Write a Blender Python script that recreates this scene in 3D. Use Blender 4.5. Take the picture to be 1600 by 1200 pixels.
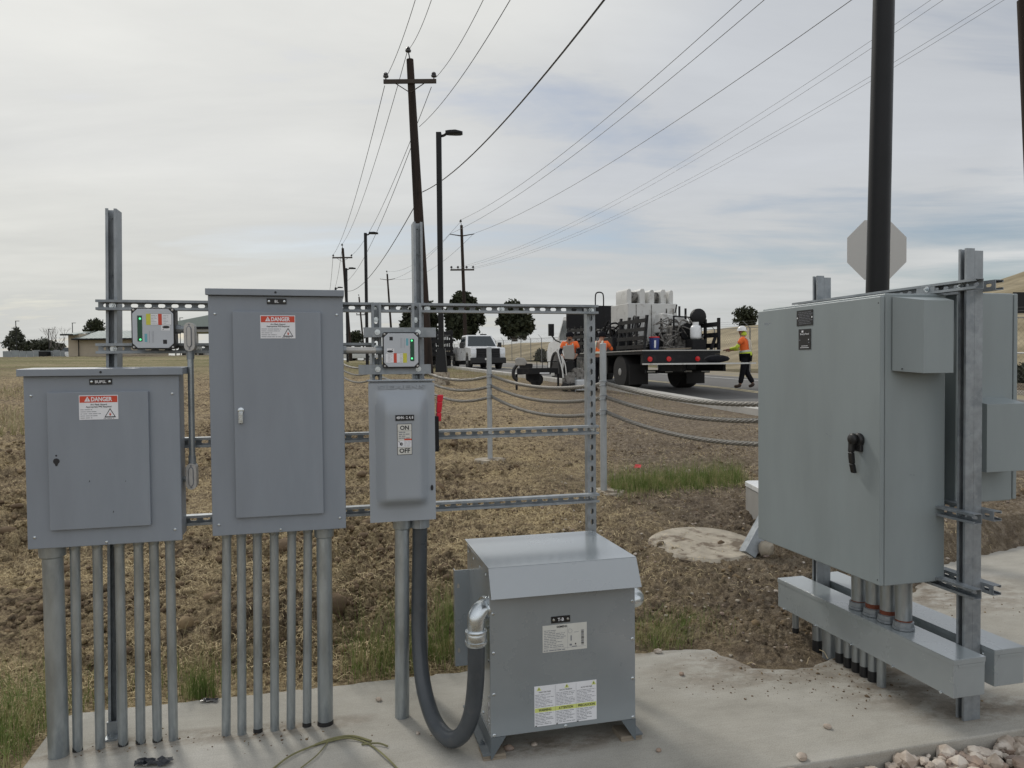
import bpy, bmesh, math, random
import numpy as np
from mathutils import Vector, Matrix
random.seed(7)
for o in list(bpy.data.objects): bpy.data.objects.remove(o)
scene = bpy.context.scene
COL = scene.collection
R_ = math.radians

# ------------------------------------------------------------------ camera
FPX, EYE, HOR = 1160.0, 1.5, 570.0          # focal length in 1600-px units, eye height, horizon row
PITCH = math.atan((600-HOR)/FPX); ROLL = R_(-.54)
cF = np.array([0, math.cos(PITCH), -math.sin(PITCH)]); _u = np.array([0, math.sin(PITCH), math.cos(PITCH)]); _r = np.array([1., 0, 0])
cR = _r*math.cos(ROLL)+_u*math.sin(ROLL); cU = -_r*math.sin(ROLL)+_u*math.cos(ROLL)
cC = np.array([0, 0, EYE])
cam = bpy.data.cameras.new('camera'); camo = bpy.data.objects.new('camera', cam); COL.objects.link(camo)
cam.sensor_width = 36; cam.lens = 36*FPX/1600; cam.clip_start = .05; cam.clip_end = 3000
camo.matrix_world = Matrix(((cR[0], cU[0], -cF[0], 0), (cR[1], cU[1], -cF[1], 0), (cR[2], cU[2], -cF[2], EYE), (0, 0, 0, 1)))
scene.camera = camo

# ------------------------------------------------------------------ light and sky
SUN_EL, SUN_AZ = 42, -32                    # azimuth from +Y, negative = left of the view
W = bpy.data.worlds.new('World'); scene.world = W; W.use_nodes = True
nt = W.node_tree; nt.nodes.clear()
def nd(t, **k):
    n = nt.nodes.new(t)
    for a, b in k.items(): setattr(n, a, b)
    return n
def lk(a, b): nt.links.new(a, b)
out = nd('ShaderNodeOutputWorld'); tc = nd('ShaderNodeTexCoord')
sky = nd('ShaderNodeTexSky', sky_type='NISHITA', sun_disc=False)
sky.sun_elevation = R_(SUN_EL); sky.sun_rotation = R_(SUN_AZ); sky.air_density = 1.0; sky.dust_density = 1.5
bgs = nd('ShaderNodeBackground'); bgs.inputs[1].default_value = .085
lk(sky.outputs[0], bgs.inputs[0])
def mth(op, a, b=None, clamp=False):
    n = nd('ShaderNodeMath', operation=op, use_clamp=clamp)
    for i, v in enumerate((a, b)):
        if v is None: continue
        if isinstance(v, (int, float)): n.inputs[i].default_value = v
        else: lk(v, n.inputs[i])
    return n.outputs[0]
def ramp(fac, stops):
    n = nd('ShaderNodeValToRGB'); lk(fac, n.inputs[0]); e = n.color_ramp.elements
    while len(e) < len(stops): e.new(.5)
    for el, (p, c) in zip(e, stops): el.position = p; el.color = (*c, 1) if len(c) == 3 else c
    return n.outputs[0]
sep = nd('ShaderNodeSeparateXYZ'); lk(tc.outputs['Generated'], sep.inputs[0])
dx, dy, dz = sep.outputs
zc = mth('MAXIMUM', dz, 0.0)
inv = mth('DIVIDE', 1.0, mth('ADD', zc, .09))
cx = mth('MULTIPLY', dx, inv); cy = mth('MULTIPLY', dy, inv)
comb = nd('ShaderNodeCombineXYZ'); lk(cx, comb.inputs[0]); lk(cy, comb.inputs[1])
def noise(vec, scale, detail, rough, sx=1, sy=1, rot=0, off=(0, 0, 0), dist=0):
    m = nd('ShaderNodeMapping'); lk(vec, m.inputs[0]); m.inputs['Scale'].default_value = (sx, sy, 1)
    m.inputs['Rotation'].default_value = (0, 0, rot); m.inputs['Location'].default_value = off
    n = nd('ShaderNodeTexNoise'); lk(m.outputs[0], n.inputs['Vector']); n.inputs['Scale'].default_value = scale
    n.inputs['Detail'].default_value = detail; n.inputs['Roughness'].default_value = rough; n.inputs['Distortion'].default_value = dist
    return n.outputs[0]
n1 = noise(comb.outputs[0], .55, 7, .55, .8, 1.25, R_(-18), (3.1, 1.7, 0), .5)
n2 = noise(comb.outputs[0], 1.5, 6, .6, .55, 1.4, R_(-22), (8.1, 4.7, 0), .4)
n3 = noise(comb.outputs[0], .22, 3, .5, 1, 1, 0, (1.1, 9.7, 0))
# thickness of the cloud deck: broken low on the right, closed elsewhere
dens = mth('ADD', mth('MULTIPLY', n1, .62), mth('MULTIPLY', n2, .38))
rightness = ramp(dx, [(.0, (0, 0, 0)), (.18, (.15,)*3), (.52, (1,)*3)])
lowness = ramp(dz, [(0, (.55,)*3), (.07, (1,)*3), (.2, (.75,)*3), (.34, (0, 0, 0))])
hole = mth('MULTIPLY', rightness, lowness)
cover = mth('SUBTRACT', dens, mth('MULTIPLY', hole, .12))
fac = ramp(cover, [(.27, (0,)*3), (.46, (1,)*3)])
# cloud brightness: thin and bright towards the veiled sun (left), heavier and bluer overhead to the right
sd = Vector((math.sin(R_(SUN_AZ))*math.cos(R_(SUN_EL)), math.cos(R_(SUN_AZ))*math.cos(R_(SUN_EL)), math.sin(R_(SUN_EL))))
dot = nd('ShaderNodeVectorMath', operation='DOT_PRODUCT'); lk(tc.outputs['Generated'], dot.inputs[0]); dot.inputs[1].default_value = sd
glow = ramp(dot.outputs['Value'], [(.0, (.68, .70, .74)), (.30, (.56, .585, .63)), (.46, (.44, .46, .492)), (.72, (.465, .485, .52)), (.86, (.575, .58, .575)), (.97, (.655, .655, .638)), (1, (.74, .735, .71))])
warm = ramp(dz, [(0, (1.0, .98, .90)), (.10, (1.04, 1.025, .955)), (.24, (1, 1, .99))])
mulw = nd('ShaderNodeMix', data_type='RGBA', blend_type='MULTIPLY'); mulw.inputs[0].default_value = 1; lk(glow, mulw.inputs[6]); lk(warm, mulw.inputs[7])
shade = ramp(mth('ADD', mth('MULTIPLY', n1, .5), mth('ADD', mth('MULTIPLY', n2, .25), mth('MULTIPLY', n3, .25))), [(.36, (.85, .855, .865)), (.5, (.975,)*3), (.63, (1.10, 1.095, 1.085))])
muls = nd('ShaderNodeMix', data_type='RGBA', blend_type='MULTIPLY'); muls.inputs[0].default_value = 1; lk(mulw.outputs[2], muls.inputs[6]); lk(shade, muls.inputs[7])
bgc = nd('ShaderNodeBackground'); lk(muls.outputs[2], bgc.inputs[0]); bgc.inputs[1].default_value = 1.26
mx = nd('ShaderNodeMixShader'); lk(fac, mx.inputs[0]); lk(bgs.outputs[0], mx.inputs[1]); lk(bgc.outputs[0], mx.inputs[2]); lk(mx.outputs[0], out.inputs[0])

sl = bpy.data.lights.new('sun', 'SUN'); sl.energy = 1.5; sl.angle = R_(10); sl.color = (1, .955, .88)
so = bpy.data.objects.new('sun', sl); COL.objects.link(so)
so.rotation_euler = (-sd).to_track_quat('-Z', 'Y').to_euler()
scene.view_settings.view_transform = 'Standard'; scene.view_settings.look = 'None'
scene.view_settings.exposure = 0; scene.view_settings.gamma = 1
scene.render.engine = 'CYCLES'

# ------------------------------------------------------------------ helpers: projection, noise, materials
def ray(px, py): return cF+cR*(px-800)/FPX-cU*(py-600)/FPX
def at(px, py, Y):                           # a point in the world at depth Y seen at that pixel of the photo
    d = ray(px, py); return cC+d*(Y/d[1])
def perlin(x, y, seed=0):
    x = np.asarray(x, float); y = np.asarray(y, float)
    xi = np.floor(x).astype(np.int64); yi = np.floor(y).astype(np.int64); xf = x-xi; yf = y-yi
    def g(ix, iy):
        h = (ix*374761393+iy*668265263+seed*1442695041) & 0xffffffff
        h = ((h ^ (h >> 13))*1274126177) & 0xffffffff; h = (h ^ (h >> 16)) & 0xffff
        a = h*(2*math.pi/65536); return np.cos(a), np.sin(a)
    u = xf*xf*xf*(xf*(xf*6-15)+10); v = yf*yf*yf*(yf*(yf*6-15)+10)
    def dt(ix, iy, fx, fy):
        c, s = g(ix, iy); return c*fx+s*fy
    a = dt(xi, yi, xf, yf); b = dt(xi+1, yi, xf-1, yf); c = dt(xi, yi+1, xf, yf-1); d = dt(xi+1, yi+1, xf-1, yf-1)
    return ((a+(b-a)*u)+((c+(d-c)*u)-(a+(b-a)*u))*v)*1.41
def sstep(a, b, x): t = np.clip((x-a)/(b-a), 0, 1); return t*t*(3-2*t)

MATS = {}
def mat(name, col, rough=.5, metal=0, var=.12, vscale=6, bump=0, bscale=60, spec=.5, col2=None, c2scale=3, c2lo=.5, c2hi=.65, emit=None, coat=0, detail=6, stretch=(1, 1, 1), rvar=.08, coat_ior=1.5):
    if name in MATS: return MATS[name]
    m = bpy.data.materials.new(name); m.use_nodes = True; t = m.node_tree; b = t.nodes['Principled BSDF']
    N = lambda ty: t.nodes.new(ty)
    tcn = N('ShaderNodeTexCoord'); mp = N('ShaderNodeMapping'); mp.inputs['Scale'].default_value = stretch; t.links.new(tcn.outputs['Object'], mp.inputs[0])
    nz = N('ShaderNodeTexNoise'); nz.inputs['Scale'].default_value = vscale; nz.inputs['Detail'].default_value = detail; nz.inputs['Roughness'].default_value = .6; t.links.new(mp.outputs[0], nz.inputs['Vector'])
    cr = N('ShaderNodeValToRGB'); e = cr.color_ramp.elements; e[0].position = .3; e[1].position = .7
    e[0].color = (*[c*(1-var) for c in col], 1); e[1].color = (*[min(1, c*(1+var)) for c in col], 1)
    t.links.new(nz.outputs[0], cr.inputs[0]); last = cr.outputs[0]
    if col2:
        n2_ = N('ShaderNodeTexNoise'); n2_.inputs['Scale'].default_value = c2scale; n2_.inputs['Detail'].default_value = 7; n2_.inputs['Roughness'].default_value = .62; t.links.new(mp.outputs[0], n2_.inputs['Vector'])
        r2 = N('ShaderNodeValToRGB'); r2.color_ramp.elements[0].position = c2lo; r2.color_ramp.elements[1].position = c2hi; t.links.new(n2_.outputs[0], r2.inputs[0])
        mm = N('ShaderNodeMix'); mm.data_type = 'RGBA'; t.links.new(r2.outputs[0], mm.inputs[0]); t.links.new(last, mm.inputs[6]); mm.inputs[7].default_value = (*col2, 1); last = mm.outputs[2]
    t.links.new(last, b.inputs['Base Color'])
    mr = N('ShaderNodeMapRange'); mr.inputs['From Min'].default_value = .3; mr.inputs['From Max'].default_value = .7; mr.inputs['To Min'].default_value = max(.02, rough-rvar); mr.inputs['To Max'].default_value = min(1, rough+rvar)
    t.links.new(nz.outputs[0], mr.inputs['Value']); t.links.new(mr.outputs[0], b.inputs['Roughness'])
    b.inputs['Metallic'].default_value = metal; b.inputs['Specular IOR Level'].default_value = spec
    if coat: b.inputs['Coat Weight'].default_value = coat; b.inputs['Coat IOR'].default_value = coat_ior; b.inputs['Coat Roughness'].default_value = .16
    if bump:
        nb = N('ShaderNodeTexNoise'); nb.inputs['Scale'].default_value = bscale; nb.inputs['Detail'].default_value = 5; t.links.new(mp.outputs[0], nb.inputs['Vector'])
        bp = N('ShaderNodeBump'); bp.inputs['Strength'].default_value = bump; bp.inputs['Distance'].default_value = .01; t.links.new(nb.outputs[0], bp.inputs['Height']); t.links.new(bp.outputs[0], b.inputs['Normal'])
    if emit: b.inputs['Emission Color'].default_value = (*emit[:3], 1); b.inputs['Emission Strength'].default_value = emit[3]
    MATS[name] = m; return m

M_panel = mat('grey_enclosure_paint', (.248, .276, .315), .42, 0, .09, 5, .03, 500, .5, (.222, .252, .29), 3, .5, .7, stretch=(1, 1, .22))
M_dsw = mat('light_grey_switch_paint', (.33, .36, .395), .40, 0, .04, 3, .03, 500)
M_cab = mat('green_grey_cabinet_paint', (.268, .306, .314), .40, 0, .08, 4, .03, 500, .5, (.25, .29, .302), 2.4, .5, .7, stretch=(1, 1, .25))
M_trf = mat('transformer_paint', (.235, .268, .29), .30, 0, .07, 3, 0, 400, .6, coat=1, coat_ior=2.1)
M_gut = mat('gutter_paint', (.30, .335, .345), .28, 0, .08, 3, 0, 400, .7, coat=.9, coat_ior=1.7)
M_galv = mat('galvanized_steel', (.31, .335, .355), .48, .5, .16, 30, .02, 200, .5, (.23, .255, .275), 9, .5, .62)
M_galvp = mat('galvanized_pipe', (.40, .435, .45), .38, .7, .2, 14, .02, 150, .5, (.26, .29, .31), 9, .48, .62, stretch=(1, 1, .3))
M_cast = mat('cast_aluminium', (.50, .49, .47), .5, .35, .08, 40, .08, 300)
M_zinc = mat('bright_zinc', (.62, .66, .68), .25, .85, .06, 20)
M_flex = mat('dark_grey_flexible_jacket', (.062, .07, .078), .33, 0, .15, 9, .05, 120, .5, (.085, .09, .095), 14, .55, .7)
M_blk = mat('black_plastic', (.012, .012, .013), .45, 0, .2, 20)
M_blkp = mat('black_pole_paint', (.006, .0065, .0075), .42, 0, .2, 4, 0, 300, .3)
M_blkm = mat('black_equipment_metal', (.008, .008, .0095), .55, 0, .35, 8, .05, 80, .3, (.024, .022, .02), 5, .55, .7)
M_wht = mat('white_label', (.78, .79, .82), .5, 0, .03, 30)
M_crm = mat('cream_label', (.62, .62, .58), .45, 0, .04, 30)
M_ink = mat('black_ink', (.016, .016, .02), .5, 0, .1, 50)
M_inkg = mat('grey_ink', (.20, .21, .24), .5, 0, .1, 50)
M_red = mat('red_label', (.60, .065, .03), .45, 0, .04, 30)
M_redp = mat('red_handle_plastic', (.66, .025, .05), .35, 0, .06, 20)
M_yel = mat('yellow_label', (.62, .60, .07), .45, 0, .05, 30)
M_yg = mat('yellow_green_label', (.66, .72, .22), .45, 0, .05, 30)
M_teal = mat('teal_label', (.16, .42, .50), .5, 0, .05, 30)
M_led = mat('green_lamp', (.05, .6, .2), .3, 0, .02, 5, emit=(.12, 1, .35, 1.1))
M_grn = mat('dark_green_lens', (.01, .07, .035), .25, 0, .1, 9)
M_lab = mat('silver_grey_label', (.50, .53, .57), .4, 0, .03, 20)
M_conc = None
M_conc2 = mat('old_concrete', (.40, .355, .285), .9, 0, .25, 9, .4, 60, .3, (.17, .135, .10), 6, .50, .60)
M_wood = mat('weathered_pole_wood', (.035, .024, .019), .85, 0, .3, 6, .3, 40, .3, (.018, .014, .012), 3, .5, .65, stretch=(1, 1, .12))
M_ply = mat('plywood', (.26, .22, .17), .8, 0, .15, 12)
M_rust = mat('pipe_thread_rust', (.16, .045, .022), .8, 0, .3, 30)
M_tape = mat('black_pipe_wrap', (.013, .013, .014), .55, 0, .4, 30)
M_alu = mat('sign_aluminium', (.46, .45, .43), .42, .5, .05, 5, stretch=(1, 1, .05))
M_rope = mat('steel_wire_rope', (.20, .19, .17), .55, .3, .25, 40)
M_boll = mat('fence_post_grey', (.40, .425, .44), .5, .3, .1, 12)
M_asph = mat('asphalt', (.15, .146, .14), .9, 0, .18, 1.2, .3, 150, .3, (.11, .107, .104), .35, .5, .65)
M_curb = mat('curb_concrete', (.46, .445, .41), .85, 0, .12, 3, .2, 60)
M_lwht = mat('road_paint_white', (.62, .61, .58), .7, 0, .2, 5)
M_lyel = mat('road_paint_yellow', (.55, .47, .28), .7, 0, .2, 5)
M_vwht = mat('white_vehicle_paint', (.76, .77, .78), .3, 0, .04, 3, coat=.4)
M_glass = mat('vehicle_glass', (.02, .03, .035), .1, 0, .05, 3, spec=.8)
M_rub = mat('tyre_rubber', (.018, .017, .017), .8, 0, .3, 12)
M_rim = mat('steel_wheel', (.42, .42, .42), .4, .5, .1, 8)
M_hl = mat('headlamp_lens', (.68, .70, .72), .15, .2, .05, 9)
M_tl = mat('red_lens', (.55, .015, .015), .25, 0, .1, 9)
M_amb = mat('amber_lens', (.75, .42, .03), .3, 0, .1, 9)
M_dirtyw = mat('dirty_white_steel', (.60, .60, .58), .55, 0, .06, 3, 0, 60, .4, (.36, .34, .31), 3.5, .56, .72)
M_gmach = mat('dirty_grey_machine', (.22, .21, .195), .6, .2, .3, 12, .1, 60, .4, (.06, .055, .05), 8, .48, .6)
M_blue = mat('blue_bucket', (.03, .05, .20), .4, 0, .08, 10)
M_org = mat('orange_hi_vis', (.92, .17, .035), .75, 0, .08, 14)
M_lime = mat('lime_hi_vis', (.55, .68, .06), .75, 0, .08, 14)
M_refl = mat('reflective_tape', (.58, .60, .50), .4, .1, .06, 14)
M_skin = mat('skin', (.33, .17, .11), .55, 0, .08, 14)
M_navy = mat('dark_clothing', (.011, .011, .014), .9, 0, .3, 14, spec=.15)
M_boot = mat('brown_boot_leather', (.05, .032, .024), .7, 0, .2, 14)
M_hat = mat('white_hard_hat', (.80, .80, .79), .3, 0, .03, 5)
M_pgry = mat('grey_machine_cover', (.33, .32, .30), .55, 0, .1, 6)
M_tan = mat('tan_stucco', (.42, .36, .275), .85, 0, .07, 2, .1, 40)
M_roof = mat('pale_green_metal_roof', (.30, .345, .33), .7, 0, .05, 3)
M_fgry = mat('grey_fence_panel', (.27, .29, .30), .7, 0, .12, 1.5)
M_bark = mat('tree_bark', (.075, .06, .048), .9, 0, .25, 8, .3, 40)
M_leafd = mat('dark_foliage', (.036, .043, .024), .8, 0, .45, 1.3, 0, 60, .25, (.06, .065, .035), 2.5, .5, .62)
M_leafg = mat('grey_green_foliage', (.075, .08, .058), .8, 0, .4, 1.3, 0, 60, .25)
M_grass = mat('green_grass_blades', (.17, .235, .06), .75, 0, .5, 9, 0, 60, .3, (.40, .35, .18), 9, .48, .6)
M_dgrs = mat('dry_grass_blades', (.38, .33, .20), .85, 0, .3, 2, 0, 60, .25, (.27, .25, .11), 1.2, .5, .65)
M_straw = mat('straw', (.64, .52, .31), .8, 0, .35, 5, 0, 60, .25)
M_clod = mat('soil_clod', (.15, .108, .070), .95, 0, .3, 7, .5, 50, .15, (.27, .20, .118), 3.5, .5, .64)
M_grav = mat('gravel_stone', (.42, .35, .285), .85, 0, .25, 9, .3, 60, .3, (.60, .54, .47), 9, .46, .6)
M_dgrav = mat('brown_gravel_stone', (.36, .27, .21), .85, 0, .3, 9, .3, 60, .3, (.26, .21, .18), 9, .46, .6)
M_scrap = mat('black_plastic_scrap', (.02, .022, .028), .3, 0, .2, 20)
M_wire = mat('power_cable', (.05, .05, .055), .5, .2, .1, 9)
M_arm = mat('crossarm_wood', (.05, .04, .034), .85, 0, .2, 6)
M_ins = mat('insulator', (.05, .05, .055), .4, 0, .1, 9)
M_hill = None
# ------------------------------------------------------------------ mesh builder
TXT = {}
def text_mesh(s, bold=0):
    k = (s, bold)
    if k not in TXT:
        c = bpy.data.curves.new('lettering', 'FONT'); c.body = s; c.size = 1; c.offset = bold; c.align_x = 'CENTER'; c.align_y = 'CENTER'; c.resolution_u = 3
        o = bpy.data.objects.new('lettering', c); COL.objects.link(o); bpy.context.view_layer.update()
        me = bpy.data.meshes.new_from_object(o.evaluated_get(bpy.context.evaluated_depsgraph_get()))
        V = [tuple(v.co) for v in me.vertices]; Fs = [tuple(p.vertices) for p in me.polygons]
        bpy.data.objects.remove(o); bpy.data.curves.remove(c); bpy.data.meshes.remove(me)
        TXT[k] = (V, Fs)
    return TXT[k]
class MB:
    def __init__(s): s.v = []; s.f = []; s.m = []; s.marks = []
    def mark(s): s.marks.append((len(s.v), len(s.f)))
    def add(s, vs, fs, m=0):
        o = len(s.v); s.v += [tuple(map(float, p)) for p in vs]; s.f += [tuple(i+o for i in f) for f in fs]; s.m += [m]*len(fs); return s
    def hexa(s, p, m=0):                     # 8 points: bottom ring, top ring
        return s.add(p, [(3, 2, 1, 0), (4, 5, 6, 7), (0, 1, 5, 4), (1, 2, 6, 5), (2, 3, 7, 6), (3, 0, 4, 7)], m)
    def box(s, lo, hi, m=0):
        (a, b, c), (d, e, f) = lo, hi
        return s.hexa([(a, b, c), (d, b, c), (d, e, c), (a, e, c), (a, b, f), (d, b, f), (d, e, f), (a, e, f)], m)
    def obox(s, o, L, A, D, l, a, d, m=0):   # box in an oriented frame
        o, L, A, D = map(np.array, (o, L, A, D)); P = lambda x, y, z: o+L*x+A*y+D*z
        return s.hexa([P(l[0], a[0], d[0]), P(l[1], a[0], d[0]), P(l[1], a[1], d[0]), P(l[0], a[1], d[0]), P(l[0], a[0], d[1]), P(l[1], a[0], d[1]), P(l[1], a[1], d[1]), P(l[0], a[1], d[1])], m)
    def prism(s, poly, o, X, Y, D, depth, m=0):
        o, X, Y, D = (np.array(q, float) for q in (o, X, Y, D)); n = len(poly)
        a = [o+X*x+Y*y for x, y in poly]; b = [p+D*depth for p in a]
        return s.add(a+b, [tuple(range(n))[::-1], tuple(range(n, 2*n))]+[(i, (i+1) % n, n+(i+1) % n, n+i) for i in range(n)], m)
    def tube(s, path, r, n=12, m=0, cap=True, closed=False):
        P = [np.array(p, float) for p in path]; k = len(P); rs = r if isinstance(r, (list, tuple)) else [r]*k
        T = [(P[min(i+1, k-1)]-P[max(i-1, 0)]) for i in range(k)]; T = [t/(np.linalg.norm(t)+1e-12) for t in T]
        ref = np.array([0, 0, 1.]) if abs(T[0][2]) < .9 else np.array([1., 0, 0])
        a = np.cross(T[0], ref); a /= np.linalg.norm(a); vs = []
        for i in range(k):
            a = a-T[i]*(a@T[i]); a /= np.linalg.norm(a); b = np.cross(T[i], a)
            vs += [P[i]+rs[i]*(a*math.cos(2*math.pi*j/n)+b*math.sin(2*math.pi*j/n)) for j in range(n)]
        fs = [(i*n+j, i*n+(j+1) % n, (i+1)*n+(j+1) % n, (i+1)*n+j) for i in range(k-1) for j in range(n)]
        if cap: fs += [tuple(range(n))[::-1], tuple(range((k-1)*n, k*n))]
        return s.add(vs, fs, m)
    def cyl(s, p0, p1, r0, r1=None, n=16, m=0): return s.tube([p0, p1], [r0, r0 if r1 is None else r1], n, m)
    def lathe(s, prof, o, axis, n=16, m=0):  # prof: (radius, along)
        o = np.array(o, float); ax = np.array(axis, float); ax /= np.linalg.norm(ax); ref = np.array([0, 0, 1.]) if abs(ax[2]) < .9 else np.array([1., 0, 0])
        a = np.cross(ax, ref); a /= np.linalg.norm(a); b = np.cross(ax, a); k = len(prof)
        vs = [o+ax*h+max(r, 1e-5)*(a*math.cos(2*math.pi*j/n)+b*math.sin(2*math.pi*j/n)) for r, h in prof for j in range(n)]
        fs = [(i*n+j, i*n+(j+1) % n, (i+1)*n+(j+1) % n, (i+1)*n+j) for i in range(k-1) for j in range(n)]+[tuple(range(n))[::-1], tuple(range((k-1)*n, k*n))]
        return s.add(vs, fs, m)
    def blob(s, c, r, m=0, seed=0, rough=.25, sub=1, sq=(1, 1, 1)):
        bm = bmesh.new(); bmesh.ops.create_icosphere(bm, subdivisions=sub, radius=1); rg = random.Random(seed)
        vs = []
        for v in bm.verts:
            k = 1+rg.uniform(-rough, rough); vs.append((c[0]+v.co.x*r*k*sq[0], c[1]+v.co.y*r*k*sq[1], c[2]+v.co.z*r*k*sq[2]))
        bm.verts.index_update(); fs = [tuple(v.index for v in f.verts) for f in bm.faces]; bm.free(); return s.add(vs, fs, m)
    def quad(s, o, X, Y, w, h, m=0):         # centred rectangle
        o, X, Y = (np.array(q, float) for q in (o, X, Y)); return s.add([o-X*w/2-Y*h/2, o+X*w/2-Y*h/2, o+X*w/2+Y*h/2, o-X*w/2+Y*h/2], [(0, 1, 2, 3)], m)
    def poly(s, pts, m=0): return s.add(pts, [tuple(range(len(pts)))], m)
    def text(s, t, o, X, Y, h, m=0, bold=0, width=None):
        V, Fs = text_mesh(t, bold); o, X, Y = (np.array(q, float) for q in (o, X, Y)); sc = h/.70; sx = sc
        if width:
            w = max(v[0] for v in V)-min(v[0] for v in V); sx = width/w
        x0 = (max(v[0] for v in V)+min(v[0] for v in V))/2; y0 = (max(v[1] for v in V)+min(v[1] for v in V))/2
        return s.add([o+X*(v[0]-x0)*sx+Y*(v[1]-y0)*sc for v in V], Fs, m)
    def each(s, name, mats, root, **k):      # every marked piece becomes a part of its own
        mk = s.marks+[(len(s.v), len(s.f))]
        for (a, b), (c, d) in zip(mk, mk[1:]):
            q = MB(); q.v = s.v[a:c]; q.f = [tuple(i-a for i in f) for f in s.f[b:d]]; q.m = s.m[b:d]; q.build(name, mats, root, **k)
    def build(s, name, mats, root=None, bevel=0, smooth=35, recalc=True, sub=None):
        if not isinstance(mats, (list, tuple)): mats = [mats]
        base = Vector(BASE.get(root.name, (0, 0, 0))) if root else Vector((0, 0, 0))
        me = bpy.data.meshes.new(name); me.from_pydata([tuple(Vector(v)-base) for v in s.v], [], s.f); me.validate()
        if len(me.polygons) == len(s.m): me.polygons.foreach_set('material_index', s.m)
        for m in mats: me.materials.append(m)
        if recalc:
            bm = bmesh.new(); bm.from_mesh(me); bmesh.ops.recalc_face_normals(bm, faces=bm.faces); bm.to_mesh(me); bm.free()
        if smooth: me.polygons.foreach_set('use_smooth', [True]*len(me.polygons)); me.set_sharp_from_angle(angle=R_(smooth))
        me.update(); o = bpy.data.objects.new(name, me); COL.objects.link(o)
        if root: o.parent = root; BASE[o.name] = tuple(base)
        if bevel:
            b = o.modifiers.new('bevel', 'BEVEL'); b.width = bevel; b.segments = 2; b.limit_method = 'ANGLE'; b.angle_limit = R_(40); b.harden_normals = True
        return o
BASE = {}
def tag(o, label=None, cat=None, group=None, kind=None):
    if label: o['label'] = label
    if cat: o['category'] = cat
    if group: o['group'] = group
    if kind: o['kind'] = kind
    return o
TH = R_(14)                                   # both racks and the pad are turned by this much
OL = (-1.182, 2.996, 0.0); OR = (1.888, 3.078, 0.0)
def frame_pt(O, p): c, s = math.cos(TH), math.sin(TH); return (O[0]+p[0]*c-p[1]*s, O[1]+p[0]*s+p[1]*c, O[2]+p[2])
def thing(name, label, cat, base=(0, 0, 0), frame=None, rot=0, group=None):
    # an Empty at the thing's base; its parts are given in the frame's own coordinates
    o = bpy.data.objects.new(name, None); COL.objects.link(o); o.empty_display_size = .2
    if frame is None: o.location = base; o.rotation_euler = (0, 0, rot); BASE[o.name] = (0, 0, 0)
    else: o.location = frame_pt(frame, base); o.rotation_euler = (0, 0, TH); BASE[o.name] = tuple(base)
    return tag(o, label, cat, group)
def copy_tree(o, parent=None):
    c = o.copy(); COL.objects.link(c); BASE[c.name] = BASE.get(o.name, (0, 0, 0))
    if parent: c.parent = parent
    for ch in o.children: copy_tree(ch, c)
    return c
def single(o, frame, base):                   # place a one-mesh thing built in frame coordinates
    o.data.transform(Matrix.Translation(-Vector(base))); o.location = frame_pt(frame, base); o.rotation_euler = (0, 0, TH); return o
EX, EY, EZ = np.eye(3)

# ------------------------------------------------------------------ ground heights
def interp(x, pts): return np.interp(x, [p[0] for p in pts], [p[1] for p in pts])
ZL = [(-60, -.15), (1.5, -.13), (2.6, -.06), (3.3, -.015), (4, .02), (5.4, .15), (7, .28), (9.2, .33), (15, .58), (22, .9), (42, 1.6), (70, 2.7), (100, 3.0), (900, 3.0)]
ZR = [(-60, .0), (3, .02), (8, .22), (15.7, .5), (21, .74), (28, .93), (42, 1.28), (70, 1.85), (120, 2.5), (900, 3.4)]
RD = np.array([-.278, .9606]); RN = np.array([.9606, .278]); RP = np.array([4.8, 15.7])   # road: direction, right normal, a point of the near curb
def road_q(x, y): return (x-RP[0])*RN[0]+(y-RP[1])*RN[1]       # metres right of the near curb
def ground_z(x, y):
    x = np.asarray(x, float); y = np.asarray(y, float); q = road_q(x, y); k = sstep(-14, -1.0, q)*sstep(6, 13, y)
    return interp(y, ZL)*(1-k)+interp(y, ZR)*k
PAD = [(-.715, -.80), (6.6, -.80), (6.6, 1.62), (5.88, 1.60), (4.68, 1.29), (4.15, .86), (3.55, .52), (3.1, .28), (2.9, .12), (2.87, .03), (2.72, -.04), (2.615, -.04), (2.52, -.01), (2.43, .03), (2.39, .18), (2.35, .31), (2.2, .335), (1.977, .352), (.82, .372), (.44, .365), (-.07, .37), (-.66, .38), (-.715, .34)]
_rp = random.Random(9); _q = []
for (a, b) in zip(PAD, PAD[1:]+PAD[:1]):      # ragged where the soil laps over the concrete
    L_ = math.hypot(b[0]-a[0], b[1]-a[1]); n_ = max(1, int(L_/.035)) if (a[1] > -.7 and b[1] > -.7 and a[0] < 5.9 and a[0] > -.7) else 1; am = .016 if a[0] > 1.9 else .006
    for k_ in range(n_): _q.append((a[0]+(b[0]-a[0])*k_/n_+(_rp.uniform(-am, am) if k_ else 0), a[1]+(b[1]-a[1])*k_/n_+(_rp.uniform(-am, am) if k_ else 0)))
PAD = _q
PADW = np.array([frame_pt(OL, (a, b, 0))[:2] for a, b in PAD])
def pad_dist(x, y):                           # >0 outside
    ins = np.zeros(x.shape, bool); d = np.full(x.shape, 1e9); n = len(PADW)
    for i in range(n):
        a = PADW[i]; b = PADW[(i+1) % n]; e = b-a
        t = np.clip(((x-a[0])*e[0]+(y-a[1])*e[1])/(e@e), 0, 1); d = np.minimum(d, np.hypot(x-a[0]-t*e[0], y-a[1]-t*e[1]))
        c = ((a[1] > y) != (b[1] > y)); xx = a[0]+(y-a[1])*e[0]/(e[1] if abs(e[1]) > 1e-9 else 1e-9); ins ^= c & (x < xx)
    return np.where(ins, -d, d)
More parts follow.
